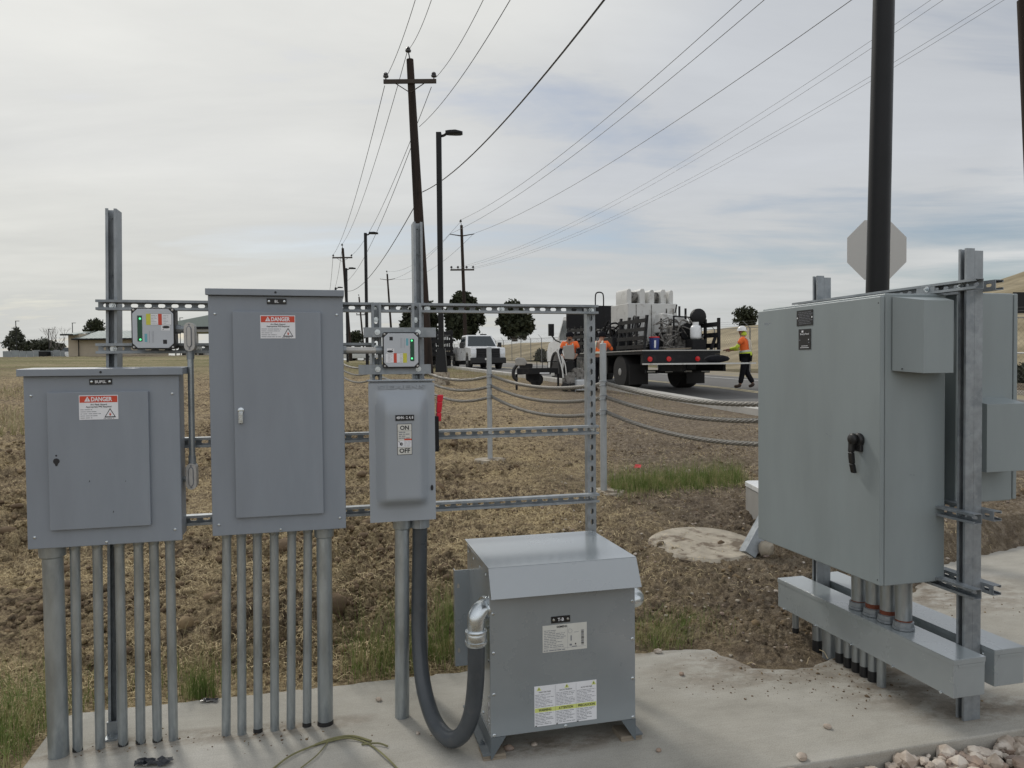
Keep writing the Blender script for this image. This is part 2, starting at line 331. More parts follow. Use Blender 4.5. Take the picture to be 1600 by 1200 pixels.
def clod_noise(x, y):
    wx = x+.12*perlin(x*2.1, y*2.1, 11); wy = y+.12*perlin(x*2.1, y*2.1, 12)
    big = np.abs(perlin(wx*3.3, wy*3.3, 1))+.55*np.abs(perlin(wx*7.3, wy*7.3, 2))+.32*np.abs(perlin(wx*15, wy*15, 3))
    fine = np.abs(perlin(x*17, y*17, 6))*.6+np.abs(perlin(x*31, y*31, 4))*.55+.32*np.abs(perlin(x*63, y*63, 5))
    return big, fine
def tilled(x, y):                             # how coarsely the soil is turned, 0..1
    l = sstep(.9, -.9, x+.12*(y-5)+.7*perlin(x*.6, y*.6, 21)); n = perlin(x*.55, y*.75, 22)
    return np.clip(.30+.95*l*(.55+.9*n)+.25*n, .14, 1.3)*sstep(3.25, 4.4, y+.25*x*0+.4*perlin(x, y, 23))
def rough_z(x, y):
    big, fine = clod_noise(x, y); t = tilled(x, y); r = sstep(-4, -.2, road_q(x, y)); far = sstep(14, 40, y)
    h = (big-.42)*.15*t*(1-.45*far)+(fine-.33)*.066*(.45+.55*t)+.05*perlin(x*.5, y*.5, 8)*sstep(5, 9, y)
    return h*(1-.85*r)*sstep(2.4, 3.2, y+abs(0*x))
def surf_z(x, y):
    x = np.atleast_1d(np.asarray(x, float)); y = np.atleast_1d(np.asarray(y, float)); z = ground_z(x, y)+rough_z(x, y); d = pad_dist(x, y)
    front = sstep(3.1, 2.6, y-.25*x)          # gravel bed in front of the pad lies lower
    edge = np.where(d > 0, sstep(0, .16, d), 0); z = z*edge+(1-edge)*(-.012-.10*front)
    z = np.where(d < -.012, -.2, z); q = road_q(x, y); inr = sstep(-.3, -.12, q)*sstep(11.5, 10.6, q)
    return z-.22*inr*sstep(5, 7, y)
# ------------------------------------------------------------------ large structure: ground, road, pad, hill
def np_mesh(name, V, F, mats, smooth=False, mi=None):
    V = np.asarray(V, np.float32); F = np.asarray(F, np.int32); k = F.shape[1]
    me = bpy.data.meshes.new(name); me.vertices.add(len(V)); me.vertices.foreach_set('co', V.ravel()); me.loops.add(F.size); me.loops.foreach_set('vertex_index', F.ravel())
    me.polygons.add(len(F)); me.polygons.foreach_set('loop_start', np.arange(0, F.size, k, dtype=np.int32)); me.polygons.foreach_set('use_smooth', np.full(len(F), smooth))
    for m in (mats if isinstance(mats, (list, tuple)) else [mats]): me.materials.append(m)
    if mi is not None: me.polygons.foreach_set('material_index', np.asarray(mi, np.int32))
    me.update(calc_edges=True); me.validate(); o = bpy.data.objects.new(name, me); COL.objects.link(o); return o
def grid_faces(nr, nc, wrap=False):
    i, j = np.meshgrid(np.arange(nr-1), np.arange(nc if wrap else nc-1), indexing='ij'); i = i.ravel(); j = j.ravel(); j2 = (j+1) % nc
    return np.stack([i*nc+j, i*nc+j2, (i+1)*nc+j2, (i+1)*nc+j], 1)

def soil_material():
    m = bpy.data.materials.new('tilled_soil_with_straw'); m.use_nodes = True; t = m.node_tree; b = t.nodes['Principled BSDF']; N = t.nodes.new; L = t.links.new
    tcn = N('ShaderNodeTexCoord'); P = tcn.outputs['Object']
    def nz(sc, det=6, ro=.6, st=(1, 1, 1), off=0):
        mp = N('ShaderNodeMapping'); mp.inputs['Scale'].default_value = st; mp.inputs['Location'].default_value = (off, off*.7, 0); L(P, mp.inputs[0])
        n = N('ShaderNodeTexNoise'); n.inputs['Scale'].default_value = sc; n.inputs['Detail'].default_value = det; n.inputs['Roughness'].default_value = ro; L(mp.outputs[0], n.inputs['Vector']); return n.outputs[0]
    def rp(f, st):
        n = N('ShaderNodeValToRGB'); e = n.color_ramp.elements; L(f, n.inputs[0])
        while len(e) < len(st): e.new(.5)
        for el, (p, c) in zip(e, st): el.position = p; el.color = (*c, 1)
        return n.outputs[0]
    def mix(f, a, c, bt='MIX'):
        n = N('ShaderNodeMix'); n.data_type = 'RGBA'; n.blend_type = bt
        if isinstance(f, float): n.inputs[0].default_value = f
        else: L(f, n.inputs[0])
        for k, v in ((6, a), (7, c)):
            if isinstance(v, tuple): n.inputs[k].default_value = (*v, 1)
            else: L(v, n.inputs[k])
        return n.outputs[2]
    g3 = lambda v: (v, v, v)
    base = rp(nz(14, 8, .72), [(.36, (.050, .036, .025)), (.47, (.165, .122, .080)), (.59, (.42, .33, .205))])
    straw = rp(nz(42, 6, .75, (1, 1.6, 1), 3), [(.38, (.115, .083, .048)), (.48, (.38, .29, .16)), (.60, (.68, .55, .33))])
    k1 = rp(nz(.75, 5, .62, (1, 1.5, 1), 7), [(.40, g3(.04)), (.60, g3(.95))]); k2 = rp(nz(4.2, 6, .65, (1, 1.7, 1), 1), [(.38, g3(.0)), (.58, g3(1))])
    mm = N('ShaderNodeMath'); mm.operation = 'MULTIPLY'; L(k1, mm.inputs[0]); L(k2, mm.inputs[1]); ma = N('ShaderNodeMath'); ma.operation = 'MULTIPLY_ADD'; L(k1, ma.inputs[0]); ma.inputs[1].default_value = .30; L(mm.outputs[0], ma.inputs[2])
    sx = N('ShaderNodeSeparateXYZ'); L(P, sx.inputs[0])
    fd = N('ShaderNodeMapRange'); fd.inputs['From Min'].default_value = 6.0; fd.inputs['From Max'].default_value = 11.0; fd.inputs['To Min'].default_value = 1.0; fd.inputs['To Max'].default_value = .6; L(sx.outputs[1], fd.inputs['Value'])
    fm = N('ShaderNodeMath'); fm.operation = 'MULTIPLY'; L(ma.outputs[0], fm.inputs[0]); L(fd.outputs[0], fm.inputs[1])
    c = mix(fm.outputs[0], base, straw)
    def rng(o, a, b_):
        n = N('ShaderNodeMapRange'); n.inputs['From Min'].default_value = a; n.inputs['From Max'].default_value = b_; L(o, n.inputs['Value']); return n.outputs[0]
    # bare grey-brown earth towards the right, dry and green pasture in the distance
    c = mix(rng(sx.outputs[0], .2, 1.6), c, mix(.78, c, rp(nz(14, 7, .66, off=5), [(.32, (.078, .060, .046)), (.5, (.170, .136, .104)), (.66, (.33, .28, .22))])))
    past = rp(nz(.16, 5, .6, (.35, 1.2, 1), 9), [(.38, (.15, .115, .072)), (.5, (.175, .165, .075)), (.62, (.27, .225, .13))])
    c = mix(rng(sx.outputs[1], 24, 44), c, past)
    c = mix(.9, c, rp(nz(130, 3, .7, off=2), [(.34, g3(.62)), (.5, g3(1)), (.66, g3(1.32))]), 'MULTIPLY')
    L(c, b.inputs['Base Color']); b.inputs['Roughness'].default_value = .95; b.inputs['Specular IOR Level'].default_value = .15
    bp = N('ShaderNodeBump'); bp.inputs['Strength'].default_value = 1; bp.inputs['Distance'].default_value = .03; L(nz(60, 8, .72), bp.inputs['Height']); L(bp.outputs[0], b.inputs['Normal'])
    return m
M_soil = soil_material()
ang = np.radians(np.concatenate([np.linspace(-180, -52, 40)[:-1], np.linspace(-52, -38, 60)[:-1], np.linspace(-38, 38, 800), np.linspace(38, 52, 60)[1:], np.linspace(52, 180, 40)[1:-1]]))
rad = np.concatenate([[.02], np.geomspace(.5, 2.6, 60)[:-1], np.geomspace(2.6, 12, 470)[:-1], np.geomspace(12, 60, 200)[:-1], np.geomspace(60, 1500, 60)])
AA, RR = np.meshgrid(ang, rad); gx = RR*np.sin(AA); gy = RR*np.cos(AA)
gz = surf_z(gx.ravel(), gy.ravel())
ground = np_mesh('ground', np.stack([gx.ravel(), gy.ravel(), gz], 1), grid_faces(len(rad), len(ang), True), M_soil, True); tag(ground, kind='structure')

def strip(name, q0, q1, dz0, dz1, m, t0=-26, t1=420, n=180, thick=0):
    ts = np.concatenate([np.linspace(t0, 60, 120), np.geomspace(61, t1, 40)]); mb = MB()
    prof = [(q0, dz0), (q1, dz1)] if not thick else [(q0, dz0-thick), (q0, dz0), (q1, dz1), (q1, dz1-thick)]
    V = []
    for t in ts:
        for q, dz_ in prof:
            p = RP+RD*t+RN*q; V.append((p[0], p[1], float(interp(p[1]-.278*q, ZR))+dz_))
    return tag(np_mesh(name, V, grid_faces(len(ts), len(prof)), m), kind='structure')
strip('road', .0, 8.2, .0, .0, M_asph)
strip('kerb', -.34, .0, .13, .13, M_curb, thick=.3)
strip('gutter_pan', .0, .45, .004, .004, M_curb)
strip('edge_line', 6.9, 7.03, .006, .006, M_lwht)
strip('centre_line', 3.05, 3.17, .006, .006, M_lyel); strip('centre_line', 3.3, 3.42, .006, .006, M_lyel)
M_shoul = mat('gravel_shoulder', (.27, .24, .20), .95, 0, .2, 4, .4, 60, .2, (.30, .26, .17), .5, .5, .65)
strip('shoulder', 8.2, 11.9, -.004, .02, M_shoul)
M_hillm = mat('dry_hill_grass', (.32, .27, .18), .95, 0, .32, .55, .5, 6, .15, (.20, .165, .10), .16, .46, .62, detail=12)
ts = np.linspace(-70, 330, 90); qs = np.concatenate([np.linspace(11.8, 40, 24), np.linspace(44, 240, 40)]); V = []
for t in ts:
    for q in qs:
        p = RP+RD*t+RN*q; z = float(interp(p[1]-.278*q, ZR))+2.5*float(sstep(12.5, 27, q))+15*math.exp(-((p[0]-85)**2+(p[1]-72)**2)/(2*24*24))
        V.append((p[0], p[1], z+.35*float(perlin(p[0]*.13, p[1]*.13, 31))+.9*float(sstep(40, 90, q))*float(perlin(p[0]*.045, p[1]*.045, 33))+.02))
tag(np_mesh('hill', V, grid_faces(len(ts), len(qs)), M_hillm, True), kind='structure')

def concrete_material():
    m = bpy.data.materials.new('pad_concrete'); m.use_nodes = True; t = m.node_tree; b = t.nodes['Principled BSDF']; N = t.nodes.new; L = t.links.new
    P = N('ShaderNodeTexCoord').outputs['Object']
    def nz(sc, det=6, ro=.6, st=(1, 1, 1), rot=0):
        mp = N('ShaderNodeMapping'); mp.inputs['Scale'].default_value = st; mp.inputs['Rotation'].default_value = (0, 0, rot); L(P, mp.inputs[0])
        n = N('ShaderNodeTexNoise'); n.inputs['Scale'].default_value = sc; n.inputs['Detail'].default_value = det; n.inputs['Roughness'].default_value = ro; L(mp.outputs[0], n.inputs['Vector']); return n.outputs[0]
    def rp(f, st):
        n = N('ShaderNodeValToRGB'); e = n.color_ramp.elements; L(f, n.inputs[0])
        while len(e) < len(st): e.new(.5)
        for el, (p, c) in zip(e, st): el.position = p; el.color = (*c, 1) if not isinstance(c, float) else (c, c, c, 1)
        return n.outputs[0]
    def mix(f, a, c, bt='MIX'):
        n = N('ShaderNodeMix'); n.data_type = 'RGBA'; n.blend_type = bt
        for k, v in ((0, f), (6, a), (7, c)):
            if isinstance(v, tuple): n.inputs[k].default_value = (*v, 1)
            elif isinstance(v, float): n.inputs[k].default_value = v
            else: L(v, n.inputs[k])
        return n.outputs[2]
    def mt(op, a, c=None):
        n = N('ShaderNodeMath'); n.operation = op; n.use_clamp = op != 'DIVIDE'
        for k, v in enumerate((a, c)):
            if v is None: continue
            if isinstance(v, float): n.inputs[k].default_value = v
            else: L(v, n.inputs[k])
        return n.outputs[0]
    c = rp(nz(1.1, 8, .62, (1, 1.6, 1), .5), [(.32, (.31, .292, .252)), (.5, (.38, .362, .318)), (.66, (.445, .428, .388))])
    c = mix(.45, c, rp(nz(7, 8, .7, (.8, 1.3, 1), .7), [(.34, .82), (.5, 1.0), (.66, 1.12)]), 'MULTIPLY')
    c = mix(.3, c, rp(nz(40, 4, .7, (.12, 3, 1), .85), [(.36, .86), (.5, 1.0), (.64, 1.1)]), 'MULTIPLY')     # broom marks
    c = mix(.8, c, rp(nz(190, 3, .75), [(.3, .70), (.5, 1.0), (.7, 1.2)]), 'MULTIPLY')
    sx = N('ShaderNodeSeparateXYZ'); L(P, sx.inputs[0])
    def near(x0, y0, rx, ry):                  # soft blot round a spot of the pad
        ax = mt('ABSOLUTE', mt_free('MULTIPLY', mt_free('SUBTRACT', sx.outputs[0], x0), 1/rx)); ay = mt('ABSOLUTE', mt_free('MULTIPLY', mt_free('SUBTRACT', sx.outputs[1], y0), 1/ry))
        d = N('ShaderNodeMath'); d.operation = 'SUBTRACT'; d.use_clamp = True; d.inputs[0].default_value = 1.0
        s_ = N('ShaderNodeMath'); s_.operation = 'ADD'; q1 = mt_free('MULTIPLY', ax, ax); q2 = mt_free('MULTIPLY', ay, ay); L(q1, s_.inputs[0]); L(q2, s_.inputs[1]); L(s_.outputs[0], d.inputs[1]); return d.outputs[0]
    def mt_free(op, a, c):
        n = N('ShaderNodeMath'); n.operation = op
        for k, v in enumerate((a, c)):
            if isinstance(v, float): n.inputs[k].default_value = v
            else: L(v, n.inputs[k])
        return n.outputs[0]
    blot = None
    for sp in ((2.55, .05, .75, .30), (2.95, -.25, .40, .45), (3.15, -.60, .45, .16), (1.9, .38, .8, .09), (4.2, .8, .9, .55), (-.35, .02, .55, .09), (.2, -.01, .5, .08), (1.3, -.42, .38, .10)):
        v = near(*sp); blot = v if blot is None else mt('MAXIMUM', blot, v)
    bm_ = mt('MULTIPLY', rp(nz(5, 8, .72, (1, 1.8, 1), .6), [(.40, 0.0), (.56, 1.0)]), blot)
    c = mix(mt('MULTIPLY', bm_, .85), c, rp(nz(30, 6, .7), [(.35, (.12, .095, .07)), (.62, (.23, .19, .145))]))
    L(c, b.inputs['Base Color']); b.inputs['Roughness'].default_value = .88; b.inputs['Specular IOR Level'].default_value = .25
    bp = N('ShaderNodeBump'); bp.inputs['Strength'].default_value = .35; bp.inputs['Distance'].default_value = .006; L(nz(60, 6, .7, (.2, 2.4, 1), .85), bp.inputs['Height']); L(bp.outputs[0], b.inputs['Normal'])
    return m
M_conc = concrete_material()
mb = MB(); mb.prism(PAD, (0, 0, 0), EX, EY, EZ, -.22); padob = mb.build('concrete_pad', M_conc, bevel=.012, smooth=0); padob.location = OL; padob.rotation_euler = (0, 0, TH); tag(padob, kind='structure')
mb = MB(); mb.lathe([(.0, -.16), (.40, -.16), (.40, -.02), (.37, 0), (.0, 0)], (0, 0, 0), EZ, 40); d = mb.build('round_footing', M_conc2, smooth=30)
d.location = (1.40, 5.46, .178); d.rotation_euler = (R_(4.5), 0, 0); tag(d, 'round dirty concrete footing flush with the soil beyond the right rack', 'footing')

# ------------------------------------------------------------------ loose ground cover
rng = np.random.default_rng(5)
def ico_set(n, sub, rough, seed):
    out = []
    for i in range(n):
        b = MB(); b.blob((0, 0, 0), 1, 0, seed+i, rough, sub); out.append((np.array(b.v), np.array(b.f)))
    return out
def scatter_blobs(name, pts, sizes, mats, variants, squash=(.6, .95), sink=.3, smooth=False):
    V = []; F = []; o = 0; mi = []
    for (x, y, z), s in zip(pts, sizes):
        bv, bf = variants[rng.integers(len(variants))]; a = rng.uniform(0, 6.28); c, sn = math.cos(a), math.sin(a); sq = rng.uniform(*squash); ax = rng.uniform(.75, 1.3)
        q = bv*[s*ax, s/ax, s*sq]; V.append(np.stack([q[:, 0]*c-q[:, 1]*sn+x, q[:, 0]*sn+q[:, 1]*c+y, q[:, 2]+z+s*sq*(.5-sink)], 1)); F.append(bf+o); o += len(bv)
        mi.append(np.full(len(bf), rng.integers(len(mats)) if len(mats) > 1 else 0))
    return np_mesh(name, np.concatenate(V), np.concatenate(F), mats, smooth, np.concatenate(mi))
def fan_points(n, a0, a1, r0, r1, power=1.3):
    a = np.radians(rng.uniform(a0, a1, n)); r = r0+(r1-r0)*rng.random(n)**power; return r*np.sin(a), r*np.cos(a)
cl = ico_set(12, 1, .26, 100)+ico_set(6, 2, .16, 140)
x, y = fan_points(90000, -40, 40, 3.2, 13); k = (rng.random(len(x)) < tilled(x, y)*np.clip(.45+1.1*perlin(x*1.3, y*1.6, 71), .05, 1)) & (pad_dist(x, y) > .06) & (road_q(x, y) < -.6); x, y = x[k], y[k]
sz = np.clip(rng.lognormal(-4.75, .6, len(x)), .004, .07)*(.55+.75*tilled(x, y)); z = surf_z(x, y)
tag(scatter_blobs('soil_clods', np.stack([x, y, z], 1), sz, [M_clod, M_soil], cl, smooth=True), 'loose brown soil clods lying over the tilled field', 'soil', kind='stuff')
big_ = ico_set(8, 2, .17, 170)+ico_set(12, 1, .30, 190); xs_ = []
for (px, py, sx_, sy_, n_) in ((60, 930, .35, .28, 230), (190, 940, .3, .25, 200), (20, 850, .5, .5, 200), (330, 900, .35, .4, 150), (540, 900, .4, .3, 90), (20, 740, .8, .9, 260), (300, 740, .8, 1.0, 240), (720, 690, .7, .8, 120)):
    d_ = ray(px, py); g_ = cC+d_*((.08-EYE)/d_[2]); xs_.append(np.stack([rng.normal(g_[0], sx_, n_), rng.normal(g_[1], sy_, n_)], 1))
xs_ = np.concatenate(xs_); k = (pad_dist(xs_[:, 0], xs_[:, 1]) > .12); xs_ = xs_[k]
tag(scatter_blobs('turned_clods', np.column_stack([xs_, surf_z(xs_[:, 0], xs_[:, 1])]), np.clip(rng.lognormal(-4.0, .5, len(xs_)), .008, .045), [M_soil, M_clod, M_soil], big_, (.5, .85), .35, True), 'big dark turned clods heaped in the soil behind the panel boxes', 'soil', kind='stuff')
gm_ = ico_set(10, 1, .2, 400)
def strips(n, x, y, z, lo, hi, wlo, whi, lift=.02):
    a = rng.uniform(0, 2*math.pi, n); L = rng.uniform(lo, hi, n); w = rng.uniform(wlo, whi, n); b = rng.normal(0, .2, n); V = np.zeros((n, 6, 3)); h0 = rng.uniform(0, lift, n); h1 = rng.uniform(-.3, 1.0, n)*lift
    for i, (tt) in enumerate((0, .5, 1.)):
        aa = a+b*(tt-.5); px = x+np.cos(aa)*L*(tt-.5); py = y+np.sin(aa)*L*(tt-.5); pz = z+.006+h0+h1*tt+.012*math.sin(math.pi*tt)
        V[:, 2*i] = np.stack([px-np.sin(aa)*w/2, py+np.cos(aa)*w/2, pz], 1); V[:, 2*i+1] = np.stack([px+np.sin(aa)*w/2, py-np.cos(aa)*w/2, pz+w*.5], 1)
    o = (np.arange(n)*6)[:, None]; return V.reshape(-1, 3), np.concatenate([o+[0, 1, 3, 2], o+[2, 3, 5, 4]])
x, y = fan_points(130000, -40, 38, 3.1, 15); pt = perlin(x*.8, y*1.1, 41)+.5*perlin(x*2.5, y*2.5, 42); k = (rng.random(len(x)) < (.30+.85*pt)*(1-.75*sstep(.3, 1.5, x)*sstep(7.5, 6.5, y))*(1-.3*sstep(6.5, 11, y))) & (pad_dist(x, y) > .02) & (road_q(x, y) < -.6); x, y = x[k], y[k]
V, F = strips(len(x), x, y, surf_z(x, y), .015, .075, .001, .0026); tag(np_mesh('straw_litter', V, F, M_straw), 'pale chopped straw strewn across the tilled soil', 'straw', kind='stuff')

x, y = fan_points(5200, 2, 36, 3.6, 9, 1.1); k = (pad_dist(x, y) > .03) & (rng.random(len(x)) < .35+.5*perlin(x*1.5, y*1.5, 81)); x, y = x[k], y[k]
tag(scatter_blobs('pale_chippings', np.stack([x, y, surf_z(x, y)], 1), np.clip(rng.lognormal(-5.1, .5, len(x)), .003, .018), [M_grav, M_dgrav, M_conc2], gm_, (.5, .8)), 'tiny pale stone chippings mixed into the bare soil near the right rack', 'chippings', kind='stuff')
def blades(x, y, z, hlo, hhi, w, lean=.35, seg=3):
    n = len(x); a = rng.uniform(0, 2*math.pi, n); h = rng.uniform(hlo, hhi, n)*np.clip(rng.normal(.9, .22, n), .4, 1.5); ln = np.abs(rng.normal(0, lean, n)); fa = rng.uniform(0, 2*math.pi, n); V = np.zeros((n, 2*seg+2, 3))
    for i in range(seg+1):
        t = i/seg; d = ln*h*t**1.8; px = x+np.cos(a)*d; py = y+np.sin(a)*d; pz = z+h*t*(1-.28*np.minimum(ln, 1.4)*t); ww = w*(1-.93*t)*.5
        V[:, 2*i] = np.stack([px-np.cos(fa)*ww, py-np.sin(fa)*ww, pz], 1); V[:, 2*i+1] = np.stack([px+np.cos(fa)*ww, py+np.sin(fa)*ww, pz], 1)
    o = (np.arange(n)*(2*seg+2))[:, None]; return V.reshape(-1, 3), np.concatenate([o+[2*i, 2*i+1, 2*i+3, 2*i+2] for i in range(seg)])
def grass_obj(name, x, y, hlo, hhi, w, m, label, lean=.35, cat='grass'):
    V, F = blades(x, y, surf_z(x, y)-.01, hlo, hhi, w, lean); return tag(np_mesh(name, V, F, m), label, cat, kind='stuff')
def clump(px, py, sx, sy, n, Y=None):
    d = ray(px, py); p = cC+d*((0-EYE)/d[2]) if Y is None else at(px, py, Y); return rng.normal(p[0], sx, n), rng.normal(p[1], sy, n)
def joined(*cs): return np.concatenate([c[0] for c in cs]), np.concatenate([c[1] for c in cs])
def outside(x, y, m=.01): k = pad_dist(x, y) > m; return x[k], y[k]
# green strip behind the fence posts
xs = rng.uniform(.95, 2.35, 3600); ys = 7.35+.30*(xs-1.6)+rng.normal(0, .2, 3600)
grass_obj('green_grass', xs, ys, .08, .27, .0048, M_grass, 'strip of lush green grass beyond the round concrete footing', .3)
xs, ys = outside(*joined(clump(20, 1150, .17, .17, 800), clump(-40, 1120, .2, .2, 500)))
k = road_q(xs, ys) < 90; grass_obj('corner_grass', xs, ys, .10, .30, .0036, M_grass, 'long drooping green grass at the left corner of the concrete pad', .65)
xs, ys = outside(*joined(clump(312, 1085, .045, .035, 240), clump(300, 1070, .13, .08, 130))); grass_obj('pad_edge_weeds', xs, ys, .06, .26, .0034, M_grass, 'tuft of green weeds at the pad edge between the two panel boxes', .35, 'weeds')
xs, ys = outside(*joined(clump(590, 1050, .09, .06, 190), clump(620, 1035, .07, .06, 150))); grass_obj('pad_edge_weeds', xs, ys, .10, .46, .0038, M_grass, 'tall weeds beside the thick conduit under the safety switch', .45, 'weeds')
xs, ys = outside(*joined(clump(690, 1030, .07, .06, 260), clump(700, 990, .06, .08, 150))); grass_obj('pad_edge_weeds', xs, ys, .10, .44, .0038, M_grass, 'green weeds growing behind the transformer left side', .45, 'weeds')
xs, ys = outside(*joined(clump(1030, 1005, .09, .07, 480), clump(1055, 985, .15, .09, 240))); grass_obj('pad_edge_weeds', xs, ys, .04, .17, .0034, M_grass, 'low green weeds at the pad edge right of the transformer', .6, 'weeds')
xs, ys = joined(clump(845, 460+370, .5, .3, 260, 5.2), clump(905, 740, .35, .5, 700, 7.4), clump(540, 930, .25, .2, 160), clump(355, 1000, .2, .15, 120)); xs, ys = outside(xs, ys, .05)
grass_obj('scattered_weeds', xs, ys, .04, .16, .003, M_dgrs, 'sparse dry weeds scattered over the tilled soil', .6, 'weeds')
# dry grass on the verge between the soil and the road
t = rng.uniform(-2, 42, 14000); q = -np.abs(rng.normal(0, 1, 14000))*(.9+.10*np.clip(t, 0, 40))-.42; px = RP[0]+RD[0]*t+RN[0]*q; py = RP[1]+RD[1]*t+RN[1]*q; k = (perlin(px*.6, py*.6, 51) > -.25) & (rng.random(len(px)) < .05+sstep(9, 16, t)); px, py = px[k], py[k]
grass_obj('verge_grass', px, py, .05, .24, .012, M_dgrs, 'dry straw coloured grass along the near side of the road', .45)
xs, ys = fan_points(5200, -42, -31, 9.5, 26, 1.2); k = perlin(xs*.25, ys*.25, 61) > -.1; xs, ys = xs[k], ys[k]
grass_obj('pasture_grass', xs, ys, .10, .32, .02, M_dgrs, 'pale dry grass in the field beyond the left panel box', .5)
# gravel bed in front of the pad at the right
gm = ico_set(9, 2, .15, 300)+ico_set(12, 1, .24, 330); s_ = rng.uniform(1.9, 4.2, 3400); v_ = -.815-np.abs(rng.random(3400))**1.2*1.0
gp = np.array([frame_pt(OL, (a, b, -.082)) for a, b in zip(s_, v_)]); gs = np.clip(rng.lognormal(-4.05, .48, 3400), .006, .042); gp[:, 2] += rng.uniform(0, .05, 3400)
tag(scatter_blobs('gravel', gp, gs, [M_grav, M_dgrav, M_grav], gm, (.55, .9)), 'mixed pale and brown gravel along the front edge of the pad', 'gravel', kind='stuff')
# soil crumbs spilled on the pad
P_ = []
for (px, py, sx, sy, n) in ((1180, 1000, .2, .12, 380), (1260, 1030, .18, .1, 260), (1330, 1075, .25, .12, 120), (1180, 1060, .3, .12, 120), (1500, 960, .5, .25, 120), (420, 1150, .5, .05, 70), (200, 1165, .3, .05, 60)):
    cx_, cy_ = clump(px, py, sx, sy, n); P_ += list(zip(cx_, cy_))
P_ = np.array(P_); k = pad_dist(P_[:, 0], P_[:, 1]) < -.02; P_ = P_[k]
tag(scatter_blobs('soil_crumbs', np.column_stack([P_, np.zeros(len(P_))]), np.clip(rng.lognormal(-6.0, .55, len(P_)), .0012, .010), [M_clod], cl[:12]), 'crumbs of soil spilled over the concrete pad', 'soil', kind='stuff')
# ------------------------------------------------------------------ left rack: strut frame
nX, nY, nZ = -EX, -EY, -EZ
def strut(mb, o, L, A, D, length, slots='slot', w=.041, d=.041, t=.0028, lip=.0075, pitch=.0508, m=0, first=.018):
    # open channel: length along L, width along A, lips at d=0, web at d
    o, L, A, D = (np.array(q, float) for q in (o, L, A, D))
    hw = .0072 if slots == 'slot' else .0085; hl = .0140 if slots == 'slot' else .0085; pitch = pitch if slots == 'slot' else .115
    if slots:
        for a0, a1 in ((0, w/2-hw), (w/2+hw, w)): mb.obox(o, L, A, D, (0, length), (a0, a1), (d-t, d), m)
        c = first+hl; prev = 0; arc = [math.radians(q) for q in (90, 54, 18, -18, -54, -90)]
        cs = []
        while c+hl < length-.006: cs.append(c); c += pitch
        for i in range(len(cs)+1):
            pl = []
            if i == 0: pl += [(0, w/2+hw), (0, w/2-hw)]
            else: pl += [(cs[i-1]+hl-hw+hw*math.cos(q), w/2+hw*math.sin(q)) for q in arc]
            if i == len(cs): pl += [(length, w/2-hw), (length, w/2+hw)]
            else: pl += [(cs[i]-hl+hw-hw*math.cos(q), w/2+hw*math.sin(q)) for q in arc[::-1]]
            mb.prism(pl, o+D*(d-t), L, A, D, t, m)
    else: mb.obox(o, L, A, D, (0, length), (0, w), (d-t, d), m)
    for a0, a1, b0, b1 in ((0, t, t, t+lip), (w-t, w, w-t-lip, w-t)):
        mb.obox(o, L, A, D, (0, length), (a0, a1), (0, d-t), m); mb.obox(o, L, A, D, (0, length), (b0, b1), (0, t), m)
    for b0 in (t+lip-t, w-t-lip): mb.obox(o, L, A, D, (0, length), (b0, b0+t), (t, t+.004), m)
def bolt(mb, p, D, r=.0085, m=0):
    mb.mark(); p = np.array(p, float); D = np.array(D, float); mb.cyl(p, p+D*.003, r*1.55, n=18, m=m); mb.cyl(p+D*.003, p+D*.010, r, n=6, m=m); mb.cyl(p+D*.010, p+D*.016, r*.45, n=8, m=m)
def screw(mb, p, D, r=.005, m=0): mb.mark(); mb.lathe([(r*1.1, -.001), (r*1.1, .001), (r*.75, .0032), (0.0, .004)], p, D, 10, m)

rk = thing('strut_rack', 'long galvanized strut frame carrying the two panel boxes and the safety switch', 'rack', (-.41, .13, 0), OL)
VF = .072                                      # front of the horizontal channels
for (s, w_, top, sl) in ((-.432, .041, 2.145, 'hole'), (.803, .041, 2.137, 'hole'), (1.612, .041, 1.768, 'slot')):
    mb = MB(); vb = VF+.0415; tl = .034 if s < 0 else 0.; UZ = np.array((tl/top, 0, 1.)); s = s-tl
    if sl == 'slot': strut(mb, (s+w_, vb+.0415, .008), UZ, nX, nY, top-.008, sl)          # slotted back towards the camera
    else: strut(mb, (s, vb, .008), UZ, EX, EY, top-.008, sl); strut(mb, (s+w_, vb+.0828, .008), UZ, nX, nY, top-.008, None)   # back-to-back pair
    mb.box((s-.004, vb-.05, 0), (s+w_+.004, vb+.085, .007)); mb.box((s-.004, vb-.0065, .0075), (s+w_+.004, vb-.0005, .06)); bolt(mb, (s+.02, vb-.03, .007), EZ)
    mb.build('post', M_galv, rk, smooth=0)
for z, a, b in ((1.734, -.465, 1.655), (1.172, -.36, 1.655), (.851, -.36, 1.655)):
    mb = MB(); strut(mb, (a, VF, z), EX, EZ, EY, b-a); mb.build('rail', M_galv, rk, smooth=0)
mb = MB(); strut(mb, (-.468, VF, 1.560), EX, EZ, EY, 1.10); mb.build('rail', M_galv, rk, smooth=0)
for s in (.611, .783):                          # short uprights that hold the right surge box
    mb = MB(); strut(mb, (s, VF-.0415, 1.36), EZ, EX, EY, .412); mb.build('upright', M_galv, rk, smooth=0)
for s0, s1, z in ((.575, .880, 1.622), (.552, .857, 1.465)):
    mb = MB(); mb.obox((s0, VF-.0835, z), EX, EZ, EY, (0, s1-s0), (0, .041), (0, .0028))
    mb.obox((s0, VF-.0835, z), EX, EZ, EY, (0, s1-s0), (0, .0028), (.0028, .0415)); mb.obox((s0, VF-.0835, z), EX, EZ, EY, (0, s1-s0), (.0382, .041), (.0028, .0415)); mb.build('cross_channel', M_galv, rk, smooth=0)
